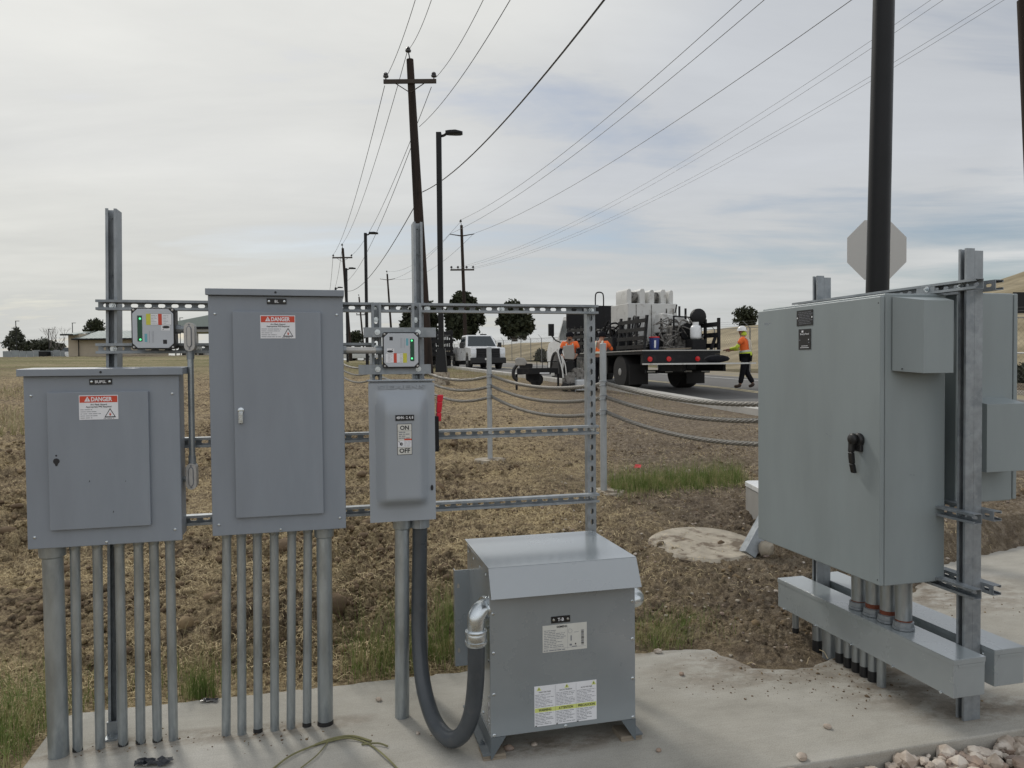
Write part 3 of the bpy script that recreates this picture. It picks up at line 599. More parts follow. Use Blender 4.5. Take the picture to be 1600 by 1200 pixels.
mb = MB()
for s, z in ((-.412, 1.754), (-.412, 1.580), (.823, 1.754), (1.632, 1.754), (1.632, 1.192), (1.632, .871), (1.20, 1.754), (-.09, 1.58), (.632, 1.754), (.86, 1.754)): bolt(mb, (s, VF+.037, z), nY)
for s, z in ((.632, 1.643), (.803, 1.643), (.632, 1.486), (.803, 1.486), (.632, 1.58), (.632, 1.70), (.803, 1.70)): bolt(mb, (s, VF-.0835, z) if z in (1.643, 1.486) else (s, VF-.006, z), nY, .0075)
mb.each('bolt', M_zinc, rk, smooth=30)

# ------------------------------------------------------------------ labels
def name_plate(root, s, z, v, w, h, txt, scr=True, th=.0022, tw=None):
    mb = MB(); mb.box((s-w/2, v-th, z-h/2), (s+w/2, v, z+h/2), 0); F_ = v-th-.0004
    mb.text(txt, (s, F_, z), EX, EZ, h*.46, 1, .02, tw)
    if scr:
        for q in (-1, 1): mb.lathe([(h*.2, 0), (h*.2, .0012), (0, .002)], (s+q*(w/2-h*.36), F_, z), nY, 12, 2)
    return mb.build('name_plate', [M_blk, M_wht, M_zinc], root, smooth=0)
def fine_print(mb, x0, x1, z0, z1, rows, v, m, seed=0, h=.45, gap=.25, X=EX):
    rg = random.Random(seed); X = np.array(X); step = (z1-z0)/rows; o = np.array(v, float)
    for i in range(rows):
        zc_ = z1-step*(i+.5); x = x0; end = x1-(x1-x0)*rg.choice((0, .05, .1, .45, .2))
        while x < end-.002:
            L = min(rg.uniform(.006, .022), end-x); mb.quad(o+X*(x+L/2)+EZ*zc_, X, EZ, L, step*h, m); x += L+rg.uniform(.0015, .0035)
def danger_label(root, s0, s1, z0, z1, v):
    mb = MB(); w = s1-s0; h = z1-z0; mb.box((s0, v-.0008, z0), (s1, v, z1), 0); f = v-.0011; bh = h*.27; zb = z1-h*.03-bh/2
    mb.quad(((s0+s1)/2, f, zb), EX, EZ, w*.965, bh, 1); g = f-.0003
    mb.text('DANGER', (s0+w*.58, g, zb), EX, EZ, bh*.62, 0, .035, w*.54)
    tx = s0+w*.215; tr = bh*.42; mb.poly([(tx-tr, g, zb-tr*.8), (tx+tr, g, zb-tr*.8), (tx, g, zb+tr)], 0); mb.quad((tx, g-.0003, zb), EX, EZ, tr*.18, tr*.7, 1); mb.quad((tx, g-.0003, zb-tr*.55), EX, EZ, tr*.18, tr*.16, 1)
    mb.text('Arc Flash Hazard', ((s0+s1)/2, f, z1-h*.385), EX, EZ, h*.062, 2, .025); mb.text('Appropriate PPE Required', ((s0+s1)/2, f, z1-h*.485), EX, EZ, h*.062, 2, .025)
    fine_print(mb, s0+w*.03, s0+w*.58, z0+h*.03, z1-h*.55, 5, (0, f, 0), 3, int(s0*1e4), .28)
    cx_, cz_, R0 = s0+w*.79, z0+h*.24, h*.22
    for r, m, dv in ((R0, 2, 0), (R0*.74, 0, -.0003)): mb.poly([(cx_-r, f+dv, cz_-r*.75), (cx_+r, f+dv, cz_-r*.75), (cx_, f+dv, cz_+r)], m)
    for k, (ax, az) in enumerate(((-.26, .1), (-.12, .35), (.05, .42), (.2, .25), (.3, .0))): mb.poly([(cx_-.05*R0, g-.0003, cz_-.42*R0), (cx_+.08*R0, g-.0003, cz_-.42*R0), (cx_+ax*R0, g-.0003, cz_+az*R0*.8)], 1)
    fine_print(mb, s0+w*.62, s1-w*.04, z0+h*.015, z0+h*.06, 1, (0, f, 0), 3, 5, .5)
    return mb.build('danger_label', [M_wht, M_red, M_ink, M_inkg], root, smooth=0)

# ------------------------------------------------------------------ left rack: panel boxes
def panel_box(label, s0, s1, z0, z1, ds0, ds1, dz0, dz1, hood, latch):
    r = thing('panel_box', label, 'electrical panel', ((s0+s1)/2, .0, z0), OL); VP = -.075
    MB().box((s0+.008, VP+.0145, z0+.006), (s1-.008, VF-.001, z1-.001)).build('enclosure', M_panel, r, bevel=.003)
    MB().box((s0, VP, z0), (s1, VP+.014, z1-.002)).build('front_cover', M_panel, r, bevel=.0035)
    h0, h1, hz0, hz1 = hood; mb = MB(); mb.hexa([(h0, -.094, hz0), (h1, -.094, hz0), (h1, -.0755, hz0), (h0, -.0755, hz0), (h0, -.094, hz1), (h1, -.094, hz1), (h1, -.0755, hz1+.001), (h0, -.0755, hz1+.001)])
    mb.hexa([(h0, -.0755, z1+.0005), (h1, -.0755, z1+.0005), (h1, VF+.0, z1+.0005), (h0, VF+.0, z1+.0005), (h0, -.0755, hz1+.001), (h1, -.0755, hz1+.001), (h1, VF+.0, hz1+.006), (h0, VF+.0, hz1+.006)])
    hd = mb.build('rain_hood', M_panel, r, bevel=.002)
    mb = MB(); mb.lathe([(.0045, -.0006), (.0045, .0006)], ((h0+h1)/2-.002, -.0945, (hz0+hz1)/2), nY, 14); mb.build('hood_hole', M_ink, hd, smooth=0)
    MB().box((ds0, VP-.016, dz0), (ds1, VP-.0006, dz1)).build('door', M_panel, r, bevel=.003)
    mb = MB()
    for a in (s0+.025, s1-.025):
        for b in (z0+.045, z1-.075): screw(mb, (a, VP-.0005, b), nY, .0052)
    screw(mb, ((s0+s1)/2, VP-.0005, z0+.012), nY, .0052); mb.each('cover_screw', M_zinc, r, smooth=30)
    dv = VP-.016; lx, lz = latch[1:]
    mb = MB()
    if latch[0] == 'hole':
        mb.prism([(.011*math.cos(q*math.pi/8), .011*math.sin(q*math.pi/8)) for q in range(16)], (lx, dv-.0008, lz), EX, EZ, EY, .0012); mb.prism([(-.006, -.012), (.006, -.012), (.003, -.022), (-.003, -.022)], (lx, dv-.0011, lz+.004), EX, EZ, EY, .0012)
        mb.cyl((lx, dv-.0008, lz+.021), (lx, dv+.0004, lz+.021), .0035, n=10); mb.build('latch_hole', M_ink, r, smooth=0)
    else:
        mb.lathe([(.0125, 0), (.0125, .004), (.009, .006)], (lx, dv, lz+.018), nY, 16); mb.box((lx-.009, dv-.014, lz-.032), (lx+.009, dv-.0005, lz+.012)); mb.box((lx-.006, dv-.017, lz-.024), (lx+.006, dv-.014, lz+.006)); mb.build('door_latch', M_zinc, r, bevel=.002)
    return r, dv
r1, dv = panel_box('wide short grey panel box marked BUPSL with a red danger label', -.674, -.137, .825, 1.476, -.593, -.245, .894, 1.413, (-.690, -.120, 1.4735, 1.500), ('hole', -.565, 1.155))
name_plate(r1, -.412, 1.4505, -.0755, .078, .022, 'BUPSL'); danger_label(r1, -.484, -.350, 1.308, 1.400, dv-.0002)
mb = MB()
for a, b, q in ((-.455, 1.075, .0022), (-.375, .955, .0022), (-.33, 1.07, .0015)): mb.mark(); mb.poly([(a-q, dv-.0004, b-q*2), (a+q, dv-.0004, b-q), (a+q*.4, dv-.0004, b+q*2.2)])
mb.each('paint_chip', M_blk, r1, smooth=0)
r2, dv = panel_box('tall grey panel box marked BL with a silver door latch', -.026, .490, .833, 1.786, .065, .402, .9025, 1.720, (-.033, .495, 1.784, 1.8095), ('latch', .091, 1.312))
name_plate(r2, .232, 1.7625, -.0755, .075, .0225, 'BL'); danger_label(r2, .1695, .3025, 1.614, 1.7055, dv-.0002)

# ------------------------------------------------------------------ left rack: safety switch
ds = thing('safety_switch', 'light grey safety switch with red side handle and ON OFF label', 'electrical switch', (.725, 0, .85), OL)
S0, S1, Z0, Z1 = .588, .862, .849, 1.436; VD = -.075
MB().box((S0+.006, VD+.012, Z0+.004), (S1-.006, .030, Z1)).build('enclosure', M_dsw, ds, bevel=.003)
mb = MB(); mb.box((S0-.002, VD-.004, Z1), (S1+.002, .03, Z1+.006)); mb.build('top_flange', M_dsw, ds, bevel=.0015)
# door with the pressed-out middle
na, nb = 33, 49; A_ = np.linspace(S0, S1, na); B_ = np.linspace(Z0, Z1-.008, nb); V = []
ia0, ia1, ib0, ib1 = S0+.028, S1-.030, .918, 1.396
for z in B_:
    for a in A_:
        da = min(a-ia0, ia1-a); db0 = z-ib0; db1 = ib1-z; h = 0.
        if min(da, db0, db1) > 0: h = .060*min(1., da/.040)**.8*min(1., (db0+.001)/.030)**.8*math.sin(min(1, db1/.10)*math.pi/2)**.8
        V.append((a, VD-h, z))
Fq = [tuple(q) for q in grid_faces(nb, na)]; mb = MB(); mb.add(V, Fq); n0 = len(V)
mb.box((S0, VD+.0004, Z0), (S1, VD+.0115, Z1-.008)); mb.build('door', M_dsw, ds, smooth=50)
mb = MB(); mb.text('SIEMENS', ((S0+S1)/2, VD-.0016, 1.4115), EX, EZ, .0165, 0, .03, .195); V_ = list(mb.v); k = len(V_)
emb = mb.build('embossed_lettering', M_dsw, ds, smooth=0); sm = emb.modifiers.new('thick', 'SOLIDIFY'); sm.thickness = .0045; sm.offset = 0
name_plate(ds, .7295, 1.287, VD-.0602, .076, .0235, '4BHN - 2, 4, 8', False, tw=.068)
mb = MB(); lx0, lx1, lz0, lz1 = .6985, .7575, 1.1355, 1.2615; f = VD-.0602; W_ = lx1-lx0; mb.box((lx0-.001, f-.0006, lz0-.001), (lx1+.001, f, lz1+.001), 1); mb.quad(((lx0+lx1)/2, f-.0009, (lz0+lz1)/2), EX, EZ, W_-.002, lz1-lz0-.002, 0); g = f-.0012
mb.text('ON', ((lx0+lx1)/2, g, lz1-.0155), EX, EZ, .0165, 1, .03); mb.text('OFF', ((lx0+lx1)/2, g, lz0+.0165), EX, EZ, .0175, 1, .03)
for zz in (lz1-.0285, lz0+.0305): mb.quad(((lx0+lx1)/2, g, zz), EX, EZ, W_-.002, .0008, 1)
fine_print(mb, lx0+.006, lx1-.005, lz1-.062, lz1-.030, 4, (0, g, 0), 2, 9, .42)
mb.quad((lx1-.016, g, lz0+.062), EX, EZ, .030, .0065, 3); mb.quad(((lx0+lx1)/2, g+.0001, lz0+.044), EX, EZ, W_-.003, .027, 4)
mb.lathe([(.0065, 0), (.0065, .0002)], (lx0+.016, g-.0002, lz0+.044), nY, 16, 1); mb.poly([(lx0+.003, g-.0003, lz0+.056), (lx0+.006, g-.0003, lz0+.057), (lx0+.012, g-.0003, lz0+.047)], 1); mb.quad((lx0+.018, g-.0005, lz0+.044), EX, EZ, .008, .002, 4); fine_print(mb, lx0+.027, lx1-.004, lz0+.033, lz0+.056, 6, (0, g-.0002, 0), 2, 4, .2)
mb.build('on_off_label', [M_crm, M_ink, M_inkg, M_red, M_wht], ds, smooth=0)
mb = MB(); mb.prism([(.006*math.cos(q*math.pi/8), .012*math.sin(q*math.pi/8)) for q in range(16)], (.8465, VD-.002, .984), EX, EZ, EY, .0018); mb.build('latch_hole', M_ink, ds, smooth=0)
mb = MB(); mb.box((S1-.006, -.07, 1.135), (S1+.018, -.028, 1.285)); mb.cyl((S1+.006, -.072, 1.15), (S1+.014, -.024, 1.15), .012, n=14); hb = mb.build('handle_bracket', M_blkm, ds, bevel=.003)
mb = MB(); c = [(.882, -.049, 1.262), (.882, -.052, 1.30), (.885, -.060, 1.345), (.888, -.064, 1.376)]
for i in range(3):
    a, b = np.array(c[i]), np.array(c[i+1]); w0, w1 = (.0095, .0105, .012, .0125)[i:i+2]; mb.hexa([a+(-w0, -.012, 0), a+(w0, -.012, 0), a+(w0, .012, 0), a+(-w0, .012, 0), b+(-w1, -.013, 0), b+(w1, -.013, 0), b+(w1, .013, 0), b+(-w1, .013, 0)])
mb.build('red_handle', M_redp, ds, bevel=.004)

# ------------------------------------------------------------------ left rack: surge boxes
def surge_box(label, s0, s1, z0, z1, flip):
    r = thing('surge_protector_box', label, 'surge protector', ((s0+s1)/2, 0, z0), OL); cx_, cz_ = (s0+s1)/2, (z0+z1)/2; w = s1-s0; h = z1-z0
    MB().box((s0+.004, -.012, z0+.004), (s1-.004, VF-.003 if not flip else VF-.085, z1-.004)).build('case', M_blk, r, bevel=.004) if not flip else MB().box((s0+.004, -.028, z0+.004), (s1-.004, VF-.0845, z1-.004)).build('case', M_blk, r, bevel=.004)
    vf = -.02 if not flip else -.036
    mb = MB(); c = .02; mb.prism([(s0+c*.3, z0), (s1-c*.3, z0), (s1, z0+c*.3), (s1, z1-c*.3), (s1-c*.3, z1), (s0+c*.3, z1), (s0, z1-c*.3), (s0, z0+c*.3)], (0, vf, 0), EX, EZ, EY, .014); mb.build('gasket_frame', M_blk, r, bevel=.002)
    a = .005; c = .023; mb = MB(); mb.prism([(s0+c, z0+a), (s1-c, z0+a), (s1-a, z0+c), (s1-a, z1-c), (s1-c, z1-a), (s0+c, z1-a), (s0+a, z1-c), (s0+a, z0+c)], (0, vf-.005, 0), EX, EZ, EY, .0048); cov = mb.build('cover', M_lab, r, bevel=.0018)
    S = 1 if not flip else -1; X, Z = EX*S, EZ*S; g = vf-.0053; P = lambda x, y, dv=0: np.array((cx_, g-dv, cz_))+X*x*w+Z*y*h
    mb = MB()
    mb.quad(P(.0, .17), X, Z, .0, 0, 1); mb.quad(P(.17, .22), X, Z, w*.52, h*.27, 1); mb.quad(P(.17, .22, .0002), X, Z, w*.512, h*.262, 0)
    mb.quad(P(-.10, .22, .0004), X, Z, w*.105, h*.265, 2); mb.quad(P(.165, .22, .0004), X, Z, w*.085, h*.265, 3)
    fine_print(mb, cx_-.04*w, cx_+.10*w, cz_+S*.22*h-.11*h, cz_+S*.22*h+.11*h, 6, (0, g-.0004, 0), 5, 3, .2); fine_print(mb, cx_+(.24 if S > 0 else -.36)*w, cx_+(.36 if S > 0 else -.24)*w, cz_+S*.22*h-.11*h, cz_+S*.22*h+.11*h, 6, (0, g-.0004, 0), 5, 8, .2)
    mb.quad(P(.29, .015), X, Z, w*.20, h*.125, 0); mb.prism([(.085*w*math.cos(q*math.pi/7), .032*h*math.sin(q*math.pi/7)) for q in range(14)], P(.30, .035, .0006), X, Z, EY, .0002, 1); mb.poly([P(.21, -.035, .0004), P(.23, -.035, .0004), P(.27, .02, .0004)], 1)
    mb.quad(P(-.165, -.225), X, Z, w*.062, h*.20, 4)
    for x in (-.085, -.02, .01): mb.quad(P(x, -.20), X, Z, w*.006, h*.28, 5)
    mb.quad(P(.27, -.32), X, Z, w*.09, h*.10, 1)
    mb.build('printed_face', [M_wht, M_ink, M_yel, M_red, M_teal, M_inkg], cov, smooth=0)
    mb = MB(); p = P(-.30, .0); mb.box((p[0]-w*.055, g-.0012, p[2]-h*.31), (p[0]+w*.055, g+.0002, p[2]+h*.31)); lens = mb.build('status_strip', M_grn, cov, bevel=.001)
    for y in (-.265, .235): mb = MB(); mb.lathe([(.0042, 0), (.0035, .001), (0, .0016)], P(-.30+.01, y, .0011), nY, 12); mb.build('status_lamp', M_led, cov, smooth=30)
    mb = MB()
    for sx in (s0+.0085, s1-.0085):
        for sz_ in (z0+.0085, z1-.0085): screw(mb, (sx, vf-.0005, sz_), nY, .0042)
    mb.each('corner_screw', M_cast, r, smooth=30); return r
surge_box('surge protector box hung beside the left post, label upright', -.315, -.157, 1.574, 1.737, False)
sb = surge_box('surge protector box mounted upside down above the safety switch', .651, .805, 1.491, 1.642, True)

# ------------------------------------------------------------------ conduit fittings
def fitting(mb, s, z, v, up=True, r=.020, L=.115):
    pts = [(r*math.cos(q), (L/2-r)+r*math.sin(q)) for q in np.linspace(0, math.pi, 9)]+[(r*math.cos(q), -(L/2-r)+r*math.sin(q)) for q in np.linspace(math.pi, 2*math.pi, 9)]
    mb.prism(pts, (s, v-.006, z), EX, EZ, EY, .052); k = .62
    mb.prism([(x*k*.8, y*.76) for x, y in pts], (s, v-.0085, z), EX, EZ, EY, .003, 1); mb.prism([(x*k*.58, y*.70) for x, y in pts], (s, v-.0125, z), EX, EZ, EY, .004)
    for q in (-1, 1): mb.prism([(.0042*math.cos(t), .003*math.sin(t)) for t in np.linspace(0, 5.5, 8)], (s, v-.0075, z+q*(L/2-.009)), EX, EZ, EY, .0018, 1)
cd = thing('small_conduit_run', 'slim conduit dropping from the left surge box past the wide panel box', 'conduit', (-.108, .02, 1.01), OL)
mb = MB(); fitting(mb, -.108, 1.624, .0); mb.build('access_fitting', [M_cast, M_inkg], cd, bevel=.002, smooth=40)
mb = MB(); fitting(mb, -.1115, 1.064, .0, L=.105); mb.build('access_fitting', [M_cast, M_inkg], cd, bevel=.002, smooth=40)
mb = MB(); mb.cyl((-.109, .02, 1.57), (-.110, .02, 1.11), .0118, n=18); mb.build('tube', M_galvp, cd)
for a_, b_ in (((-.109, .02, 1.57), (-.109, .02, 1.535)), ((-.110, .02, 1.145), (-.110, .02, 1.11))): MB().cyl(a_, b_, .0145, n=18).build('coupling', M_galv, cd)
mb = MB(); mb.cyl((-.125, .02, 1.655), (-.145, .02, 1.655), .014, n=18); mb.cyl((-.143, .02, 1.655), (-.161, .02, 1.655), .018, n=8); mb.build('connector', M_galv, cd)
mb = MB(); mb.tube([(-.1115, .035, 1.06), (-.115, .04, 1.05), (-.14, .04, 1.05), (-.16, .04, 1.05)], .0118, 14); mb.build('nipple', M_galvp, cd)
cd = thing('short_conduit', 'short level conduit from the tall panel box to the upside down surge box', 'conduit', (.57, .0, 1.568), OL)
mb = MB(); mb.cyl((.482, -.005, 1.568), (.640, -.005, 1.566), .0135, n=18); mb.build('tube', M_cast, cd); MB().cyl((.625, -.005, 1.566), (.652, -.005, 1.566), .0175, n=12).build('coupling', M_galv, cd); MB().cyl((.489, -.005, 1.568), (.503, -.005, 1.568), .0175, n=12).build('coupling', M_galv, cd)

def conduit(s_top, z_top, s_bot, r, label, group, v_top=0., v_bot=0., hub=0, frame=OL, wrap=False, m=None, zb=-.03):
    t = thing('conduit', label, 'conduit', (s_bot, v_bot, 0), frame, group=group)
    mb = MB(); mb.cyl((s_bot, v_bot, zb), (s_top, v_top, z_top), r, n=24); mb.build('tube', m or M_galvp, t)
    if hub: mb = MB(); mb.lathe([(r*1.04, -.052), (r*1.26, -.046), (r*1.30, -.018), (r*1.30, 0)], (s_top, v_top, z_top-.001), EZ, 20) if hub == 2 else mb.lathe([(r*1.03, -.028), (r*1.13, -.025), (r*1.13, 0)], (s_top, v_top, z_top-.001), EZ, 20); mb.build('hub', M_galvp, t)
    if wrap: mb = MB(); mb.lathe([(r*1.02, 0), (r*1.05, .0), (r*1.05, .006+.010*random.random()), (r*1.02, .017)], (s_bot, v_bot, .0), EZ, 20); mb.build('pipe_wrap', M_tape, t)
    return t
ordw = ['second', 'third', 'fourth', 'fifth', 'sixth']
conduit(-.615, .828, -.611, .0365, 'thick galvanized conduit under the left end of the wide panel box', 'conduits under the wide panel box', 0, 0, 2)
for i, (a, b) in enumerate(((-.537, -.551), (-.458, -.471), (-.380, -.388), (-.311, -.324), (-.255, -.262))):
    conduit(a, .828, b, .0178, f'slim conduit, {ordw[i]} pipe from the left under the wide panel box', 'conduits under the wide panel box', .0, .02, 1, wrap=i in (0, 2, 3, 4))
conduit(-.196, .828, -.202, .0178, 'slim conduit at the right end of the row under the wide panel box', 'conduits under the wide panel box', 0, .016, 1)
conduit(.018, .836, .0, .0178, 'slim conduit at the left end of the row under the tall panel box', 'conduits under the tall panel box', 0, 0, 1)
for i, (a, b) in enumerate(((.074, .062), (.136, .125), (.202, .190), (.272, .254), (.336, .319))):
    conduit(a, .836, b, .0178, f'slim conduit, {ordw[i]} pipe from the left under the tall panel box', 'conduits under the tall panel box', .0, -.008, 1, wrap=i in (1, 4))
conduit(.401, .838, .394, .0315, 'thick galvanized conduit at the right end of the row under the tall panel box', 'conduits under the tall panel box', 0, -.01, 2, wrap=True)
conduit(.726, .852, .712, .0305, 'thick galvanized conduit rising from the pad into the safety switch', 'thick conduit under the switch', 0, -.03, 2)

fx = thing('flexible_conduit', 'thick dark grey flexible conduit looping from the safety switch to the transformer', 'conduit', (.80, 0, .0), OL)
ctl = [(.803, .0, .85), (.800, .0, .70), (.793, -.012, .5), (.788, -.045, .32), (.795, -.12, .16), (.820, -.24, .068), (.862, -.345, .042), (.905, -.40, .075), (.938, -.437, .17), (.951, -.457, .30), (.953, -.464, .40), (.953, -.466, .455)]
def smooth_path(c, n=8):
    c = [np.array(q, float) for q in c]; c = [2*c[0]-c[1]]+c+[2*c[-1]-c[-2]]; out = []
    for i in range(1, len(c)-2):
        for k in range(n):
            t = k/n; a, b, d, e = c[i-1:i+3]; out.append(.5*((2*b)+(-a+d)*t+(2*a-5*b+4*d-e)*t*t+(-a+3*b-3*d+e)*t**3))
    out.append(c[-2]); return out
mb = MB(); mb.tube(smooth_path(ctl), .0325, 20); mb.build('jacket', M_flex, fx, smooth=60)
mb = MB(); mb.lathe([(.036, -.048), (.041, -.046), (.041, -.004), (.037, 0)], (.803, 0, .85), EZ, 24); mb.box((.795, -.052, .806), (.803, -.04, .849)); mb.build('box_connector', M_galv, fx)
el = MB(); path = smooth_path([(.953, -.466, .50), (.953, -.466, .530), (.958, -.462, .553), (.972, -.452, .568), (.99, -.44, .572), (1.002, -.432, .572)], 4); el.tube(path, [.031+.004*min(1, i/8) for i in range(len(path))], 20)
el.lathe([(.044, -.004), (.046, .004), (.044, .012)], (.999, -.434, .572), (-1, -.3, 0), 22); eb = el.build('elbow', M_zinc, fx, smooth=50)
mb = MB(); mb.lathe([(.036, -.005), (.040, 0), (.040, .048), (.035, .055)], (.953, -.466, .448), EZ, 24); mb.lathe([(.043, 0), (.043, .010)], (.953, -.466, .452), EZ, 12); mb.lathe([(.042, 0), (.042, .007)], (.953, -.466, .492), EZ, 12); mb.build('collar', M_zinc, fx, smooth=40)

# ------------------------------------------------------------------ transformer
M_foot = mat('transformer_foot_steel', (.12, .14, .152), .5, 0, .12, 6)
tr = thing('transformer', 'squat grey transformer with sloping front visor and warning label', 'transformer', (1.30, -.24, 0), OL)
T0, T1, TV, TB = 1.003, 1.593, -.478, -.01; LZ = .722
mb = MB(); mb.box((T0+.003, TV+.022, .085), (T1-.003, TB, LZ-.004)); mb.build('case', M_trf, tr, bevel=.003)
mb = MB(); mb.box((T0, TV, .088), (T1, TV+.0215, LZ-.012)); mb.build('front_panel', M_trf, tr, bevel=.003)
mb = MB(); mb.hexa([(T0-.004, TV-.005, LZ), (T1+.004, TV-.005, LZ), (T1+.004, TB+.02, LZ+.010), (T0-.004, TB+.02, LZ+.010), (T0-.004, TV-.005, LZ+.016), (T1+.004, TV-.005, LZ+.016), (T1+.004, TB+.02, LZ+.014), (T0-.004, TB+.02, LZ+.014)])
lid = mb.build('lid', M_trf, tr, bevel=.002)
mb = MB(); mb.hexa([(T0-.002, TV-.045, .628), (T1+.010, TV-.045, .628), (T1+.010, TV-.041, .626), (T0-.002, TV-.041, .626), (T0-.004, TV-.0055, LZ+.014), (T1+.004, TV-.0055, LZ+.014), (T1+.004, TV-.001, LZ-.001), (T0-.004, TV-.001, LZ-.001)])
mb.box((T0-.002, TV-.0405, .6265), (T1+.010, TV-.024, .6295)); mb.build('visor', M_trf, tr, bevel=.0012)
mb = MB()
for z in (.56, .41, .252, .096):
    screw(mb, (T0+.014, TV-.0003, z), nY, .0062); screw(mb, (T1-.012, TV-.0003, z), nY, .0062)
screw(mb, (1.301, TV-.0003, .096), nY, .0062)
for v in (-.44, -.33, -.20, -.08): screw(mb, (T0-.0045, v, LZ-.02), nX, .006); screw(mb, (T0+.0025, v, .12), nX, .006)
for z in (.55, .42, .28, .2): screw(mb, (T0+.0025, -.03, z), nX, .006); screw(mb, (T0+.0025, -.445, z-.05), nX, .0055)
mb.each('case_screw', M_zinc, tr, smooth=30)
for s, q in ((T0, 1), (T1, -1)):
    mb = MB(); X = np.array((q, 0, 0.))
    mb.prism([(-.0, .004), (.004, .004), (.06, .088), (-.0, .088)], (s, TV, 0), X, EZ, EY, .004)
    mb.box((min(s, s-q*.030), TV, .020), (max(s, s-q*.030), TB-.04, .026)); mb.box((min(s, s+q*.004), TV+.0045, .0265), (max(s, s+q*.004), TB-.04, .088))
    bolt(mb, (s-q*.016, TV+.09, .026), EZ, .008); mb.build('foot', M_foot, tr, smooth=0)
    mb = MB(); mb.box((min(s-q*.028, s+q*.06), TV+.004, .0), (max(s-q*.028, s+q*.06), TV+.10, .009)); mb.box((min(s-q*.028, s+q*.06), TV+.006, .0095), (max(s-q*.028, s+q*.06), TV+.10, .0195)); tag(single(mb.build('wooden_shim', M_ply, smooth=0), OL, (s, TV, 0)), f'plywood shim under the transformer {"left" if q > 0 else "right"} front foot', 'shim')
mb = MB(); mb.box((.942, -.052, .20), (1.006, -.047, .617)); mb.box((.942, -.0465, .20), (.946, -.02, .617))
for z in (.55, .27): mb.prism([(-.005, -.01), (.005, -.01), (.005, .004), (0, .012), (-.005, .004)], (.958, -.0528, z), EX, EZ, EY, .0006, 1)
mb.build('wall_bracket', [M_trf, M_conc], tr, smooth=0)
name_plate(tr, 1.2835, .5165, TV-.0003, .076, .0255, 'T-B')
mb = MB(); x0, x1, z0, z1 = 1.2105, 1.3900, .3925, .4965; f = TV-.0003; mb.box((x0, f-.0006, z0), (x1, f, z1), 0); g = f-.0009; w = x1-x0; h = z1-z0
mb.text('SIEMENS', (x0+w*.43, g, z1-h*.085), EX, EZ, h*.075, 1, .03); fine_print(mb, x0+w*.03, x0+w*.52, z0+h*.14, z1-h*.17, 11, (0, g, 0), 2, 12, .35)
mb.quad((x0+w*.56, g, z0+h*.5), EX, EZ, .0006, h*.9, 2); mb.quad((x0+w*.5, g, z0+h*.11), EX, EZ, w*.96, .0007, 2); fine_print(mb, x0+w*.02, x0+w*.5, z0+h*.02, z0+h*.09, 1, (0, g, 0), 2, 2, .5)
for i in range(10): q = i*math.pi/5; mb.quad((x0+w*.62+.008*math.cos(q), g, z1-h*.28+.008*math.sin(q)), EX, EZ, .0022, .0022, 2)
mb.quad((x0+w*.64, g, z0+h*.45), EX, EZ, .005, h*.2, 2); mb.quad((x0+w*.76, g, z1-h*.34), EX, EZ, .018, .0016, 2); mb.quad((x0+w*.63, g, z0+h*.2), EX, EZ, .010, .007, 2); mb.quad((x0+w*.74, g, z0+h*.22), EX, EZ, .005, .006, 1); fine_print(mb, x0+w*.66, x0+w*.82, z0+h*.1, z0+h*.16, 1, (0, g, 0), 2, 6, .5)
zz = z0+h*.16
for i in range(17): t_ = (.0016, .003, .0011, .0022, .004)[i*7 % 5]; mb.quad((x0+w*.90, g, zz+t_/2), EX, EZ, w*.062, t_, 1 if i % 3 else 2); zz += t_+.0013
mb.build('rating_label', [M_crm, M_ink, M_inkg], tr, smooth=0)
mb = MB(); x0, x1, z0, z1 = 1.1755, 1.4285, .1085, .2650; mb.box((x0, f-.0006, z0), (x1, f, z1), 0); w = x1-x0; h = z1-z0; mb.quad(((x0+x1)/2, g, z0+h*.40), EX, EZ, w*.985, h*.105, 3)
for i, (t_, ww) in enumerate((('WARNING', .2), ('ATTENTION', .23), ('PRECAUCION', .27))):
    xc = x0+w*(i+.5)/3; mb.text(t_, (xc, g-.0003, z0+h*.40), EX, EZ, h*.058, 1, .03, w*ww); fine_print(mb, x0+w*(i+.04)/3*1, x0+w*(i+.94)/3, z0+h*.03, z0+h*.335, 8, (0, g, 0), 2, i+20, .34); fine_print(mb, x0+w*(i+.04)/3, x0+w*(i+.94)/3, z0+h*.47, z0+h*.80, 9, (0, g, 0), 2, i+30, .30)
    mb.text(('ELECTRICAL', 'DANGER', 'PELIGRO')[i] if False else ('HIGH VOLTAGE', 'HAUTE TENSION', 'ALTO VOLTAJE')[i], (xc, g, z0+h*.845), EX, EZ, h*.03, 1, .02)
    tx = x0+w*(i+(.22, .55, .86)[i])/3; r = h*.062; mb.poly([(tx-r, g, z1-h*.115), (tx+r, g, z1-h*.115), (tx, g, z1-h*.015)], 3); mb.quad((tx, g-.0003, z1-h*.075), EX, EZ, r*.3, r*.8, 1)
    mb.quad((x0+w*(i+.02)/3+.004, g-.0003, z0+h*.012), EX, EZ, .007, h*.024, 1)
for i in (1, 2): mb.quad((x0+w*i/3, g-.0002, z0+h*.5), EX, EZ, .0007, h*.95, 2)
mb.build('warning_label', [M_wht, M_ink, M_inkg, M_yg], tr, smooth=0)
mb = MB(); mb.box((T0+.0015, -.462, .135), (T0+.0025, -.432, .205), 0); mb.quad((T0+.0012, -.447, .170), EY, EZ, .018, .05, 1); mb.quad((T0+.001, -.452, .17), EY, EZ, .006, .03, 0); mb.build('side_sticker', [M_wht, M_inkg], tr, smooth=0)
e2 = thing('elbow_fitting', 'shiny elbow fitting on the transformer right side', 'fitting', (1.60, -.40, .54), OL)
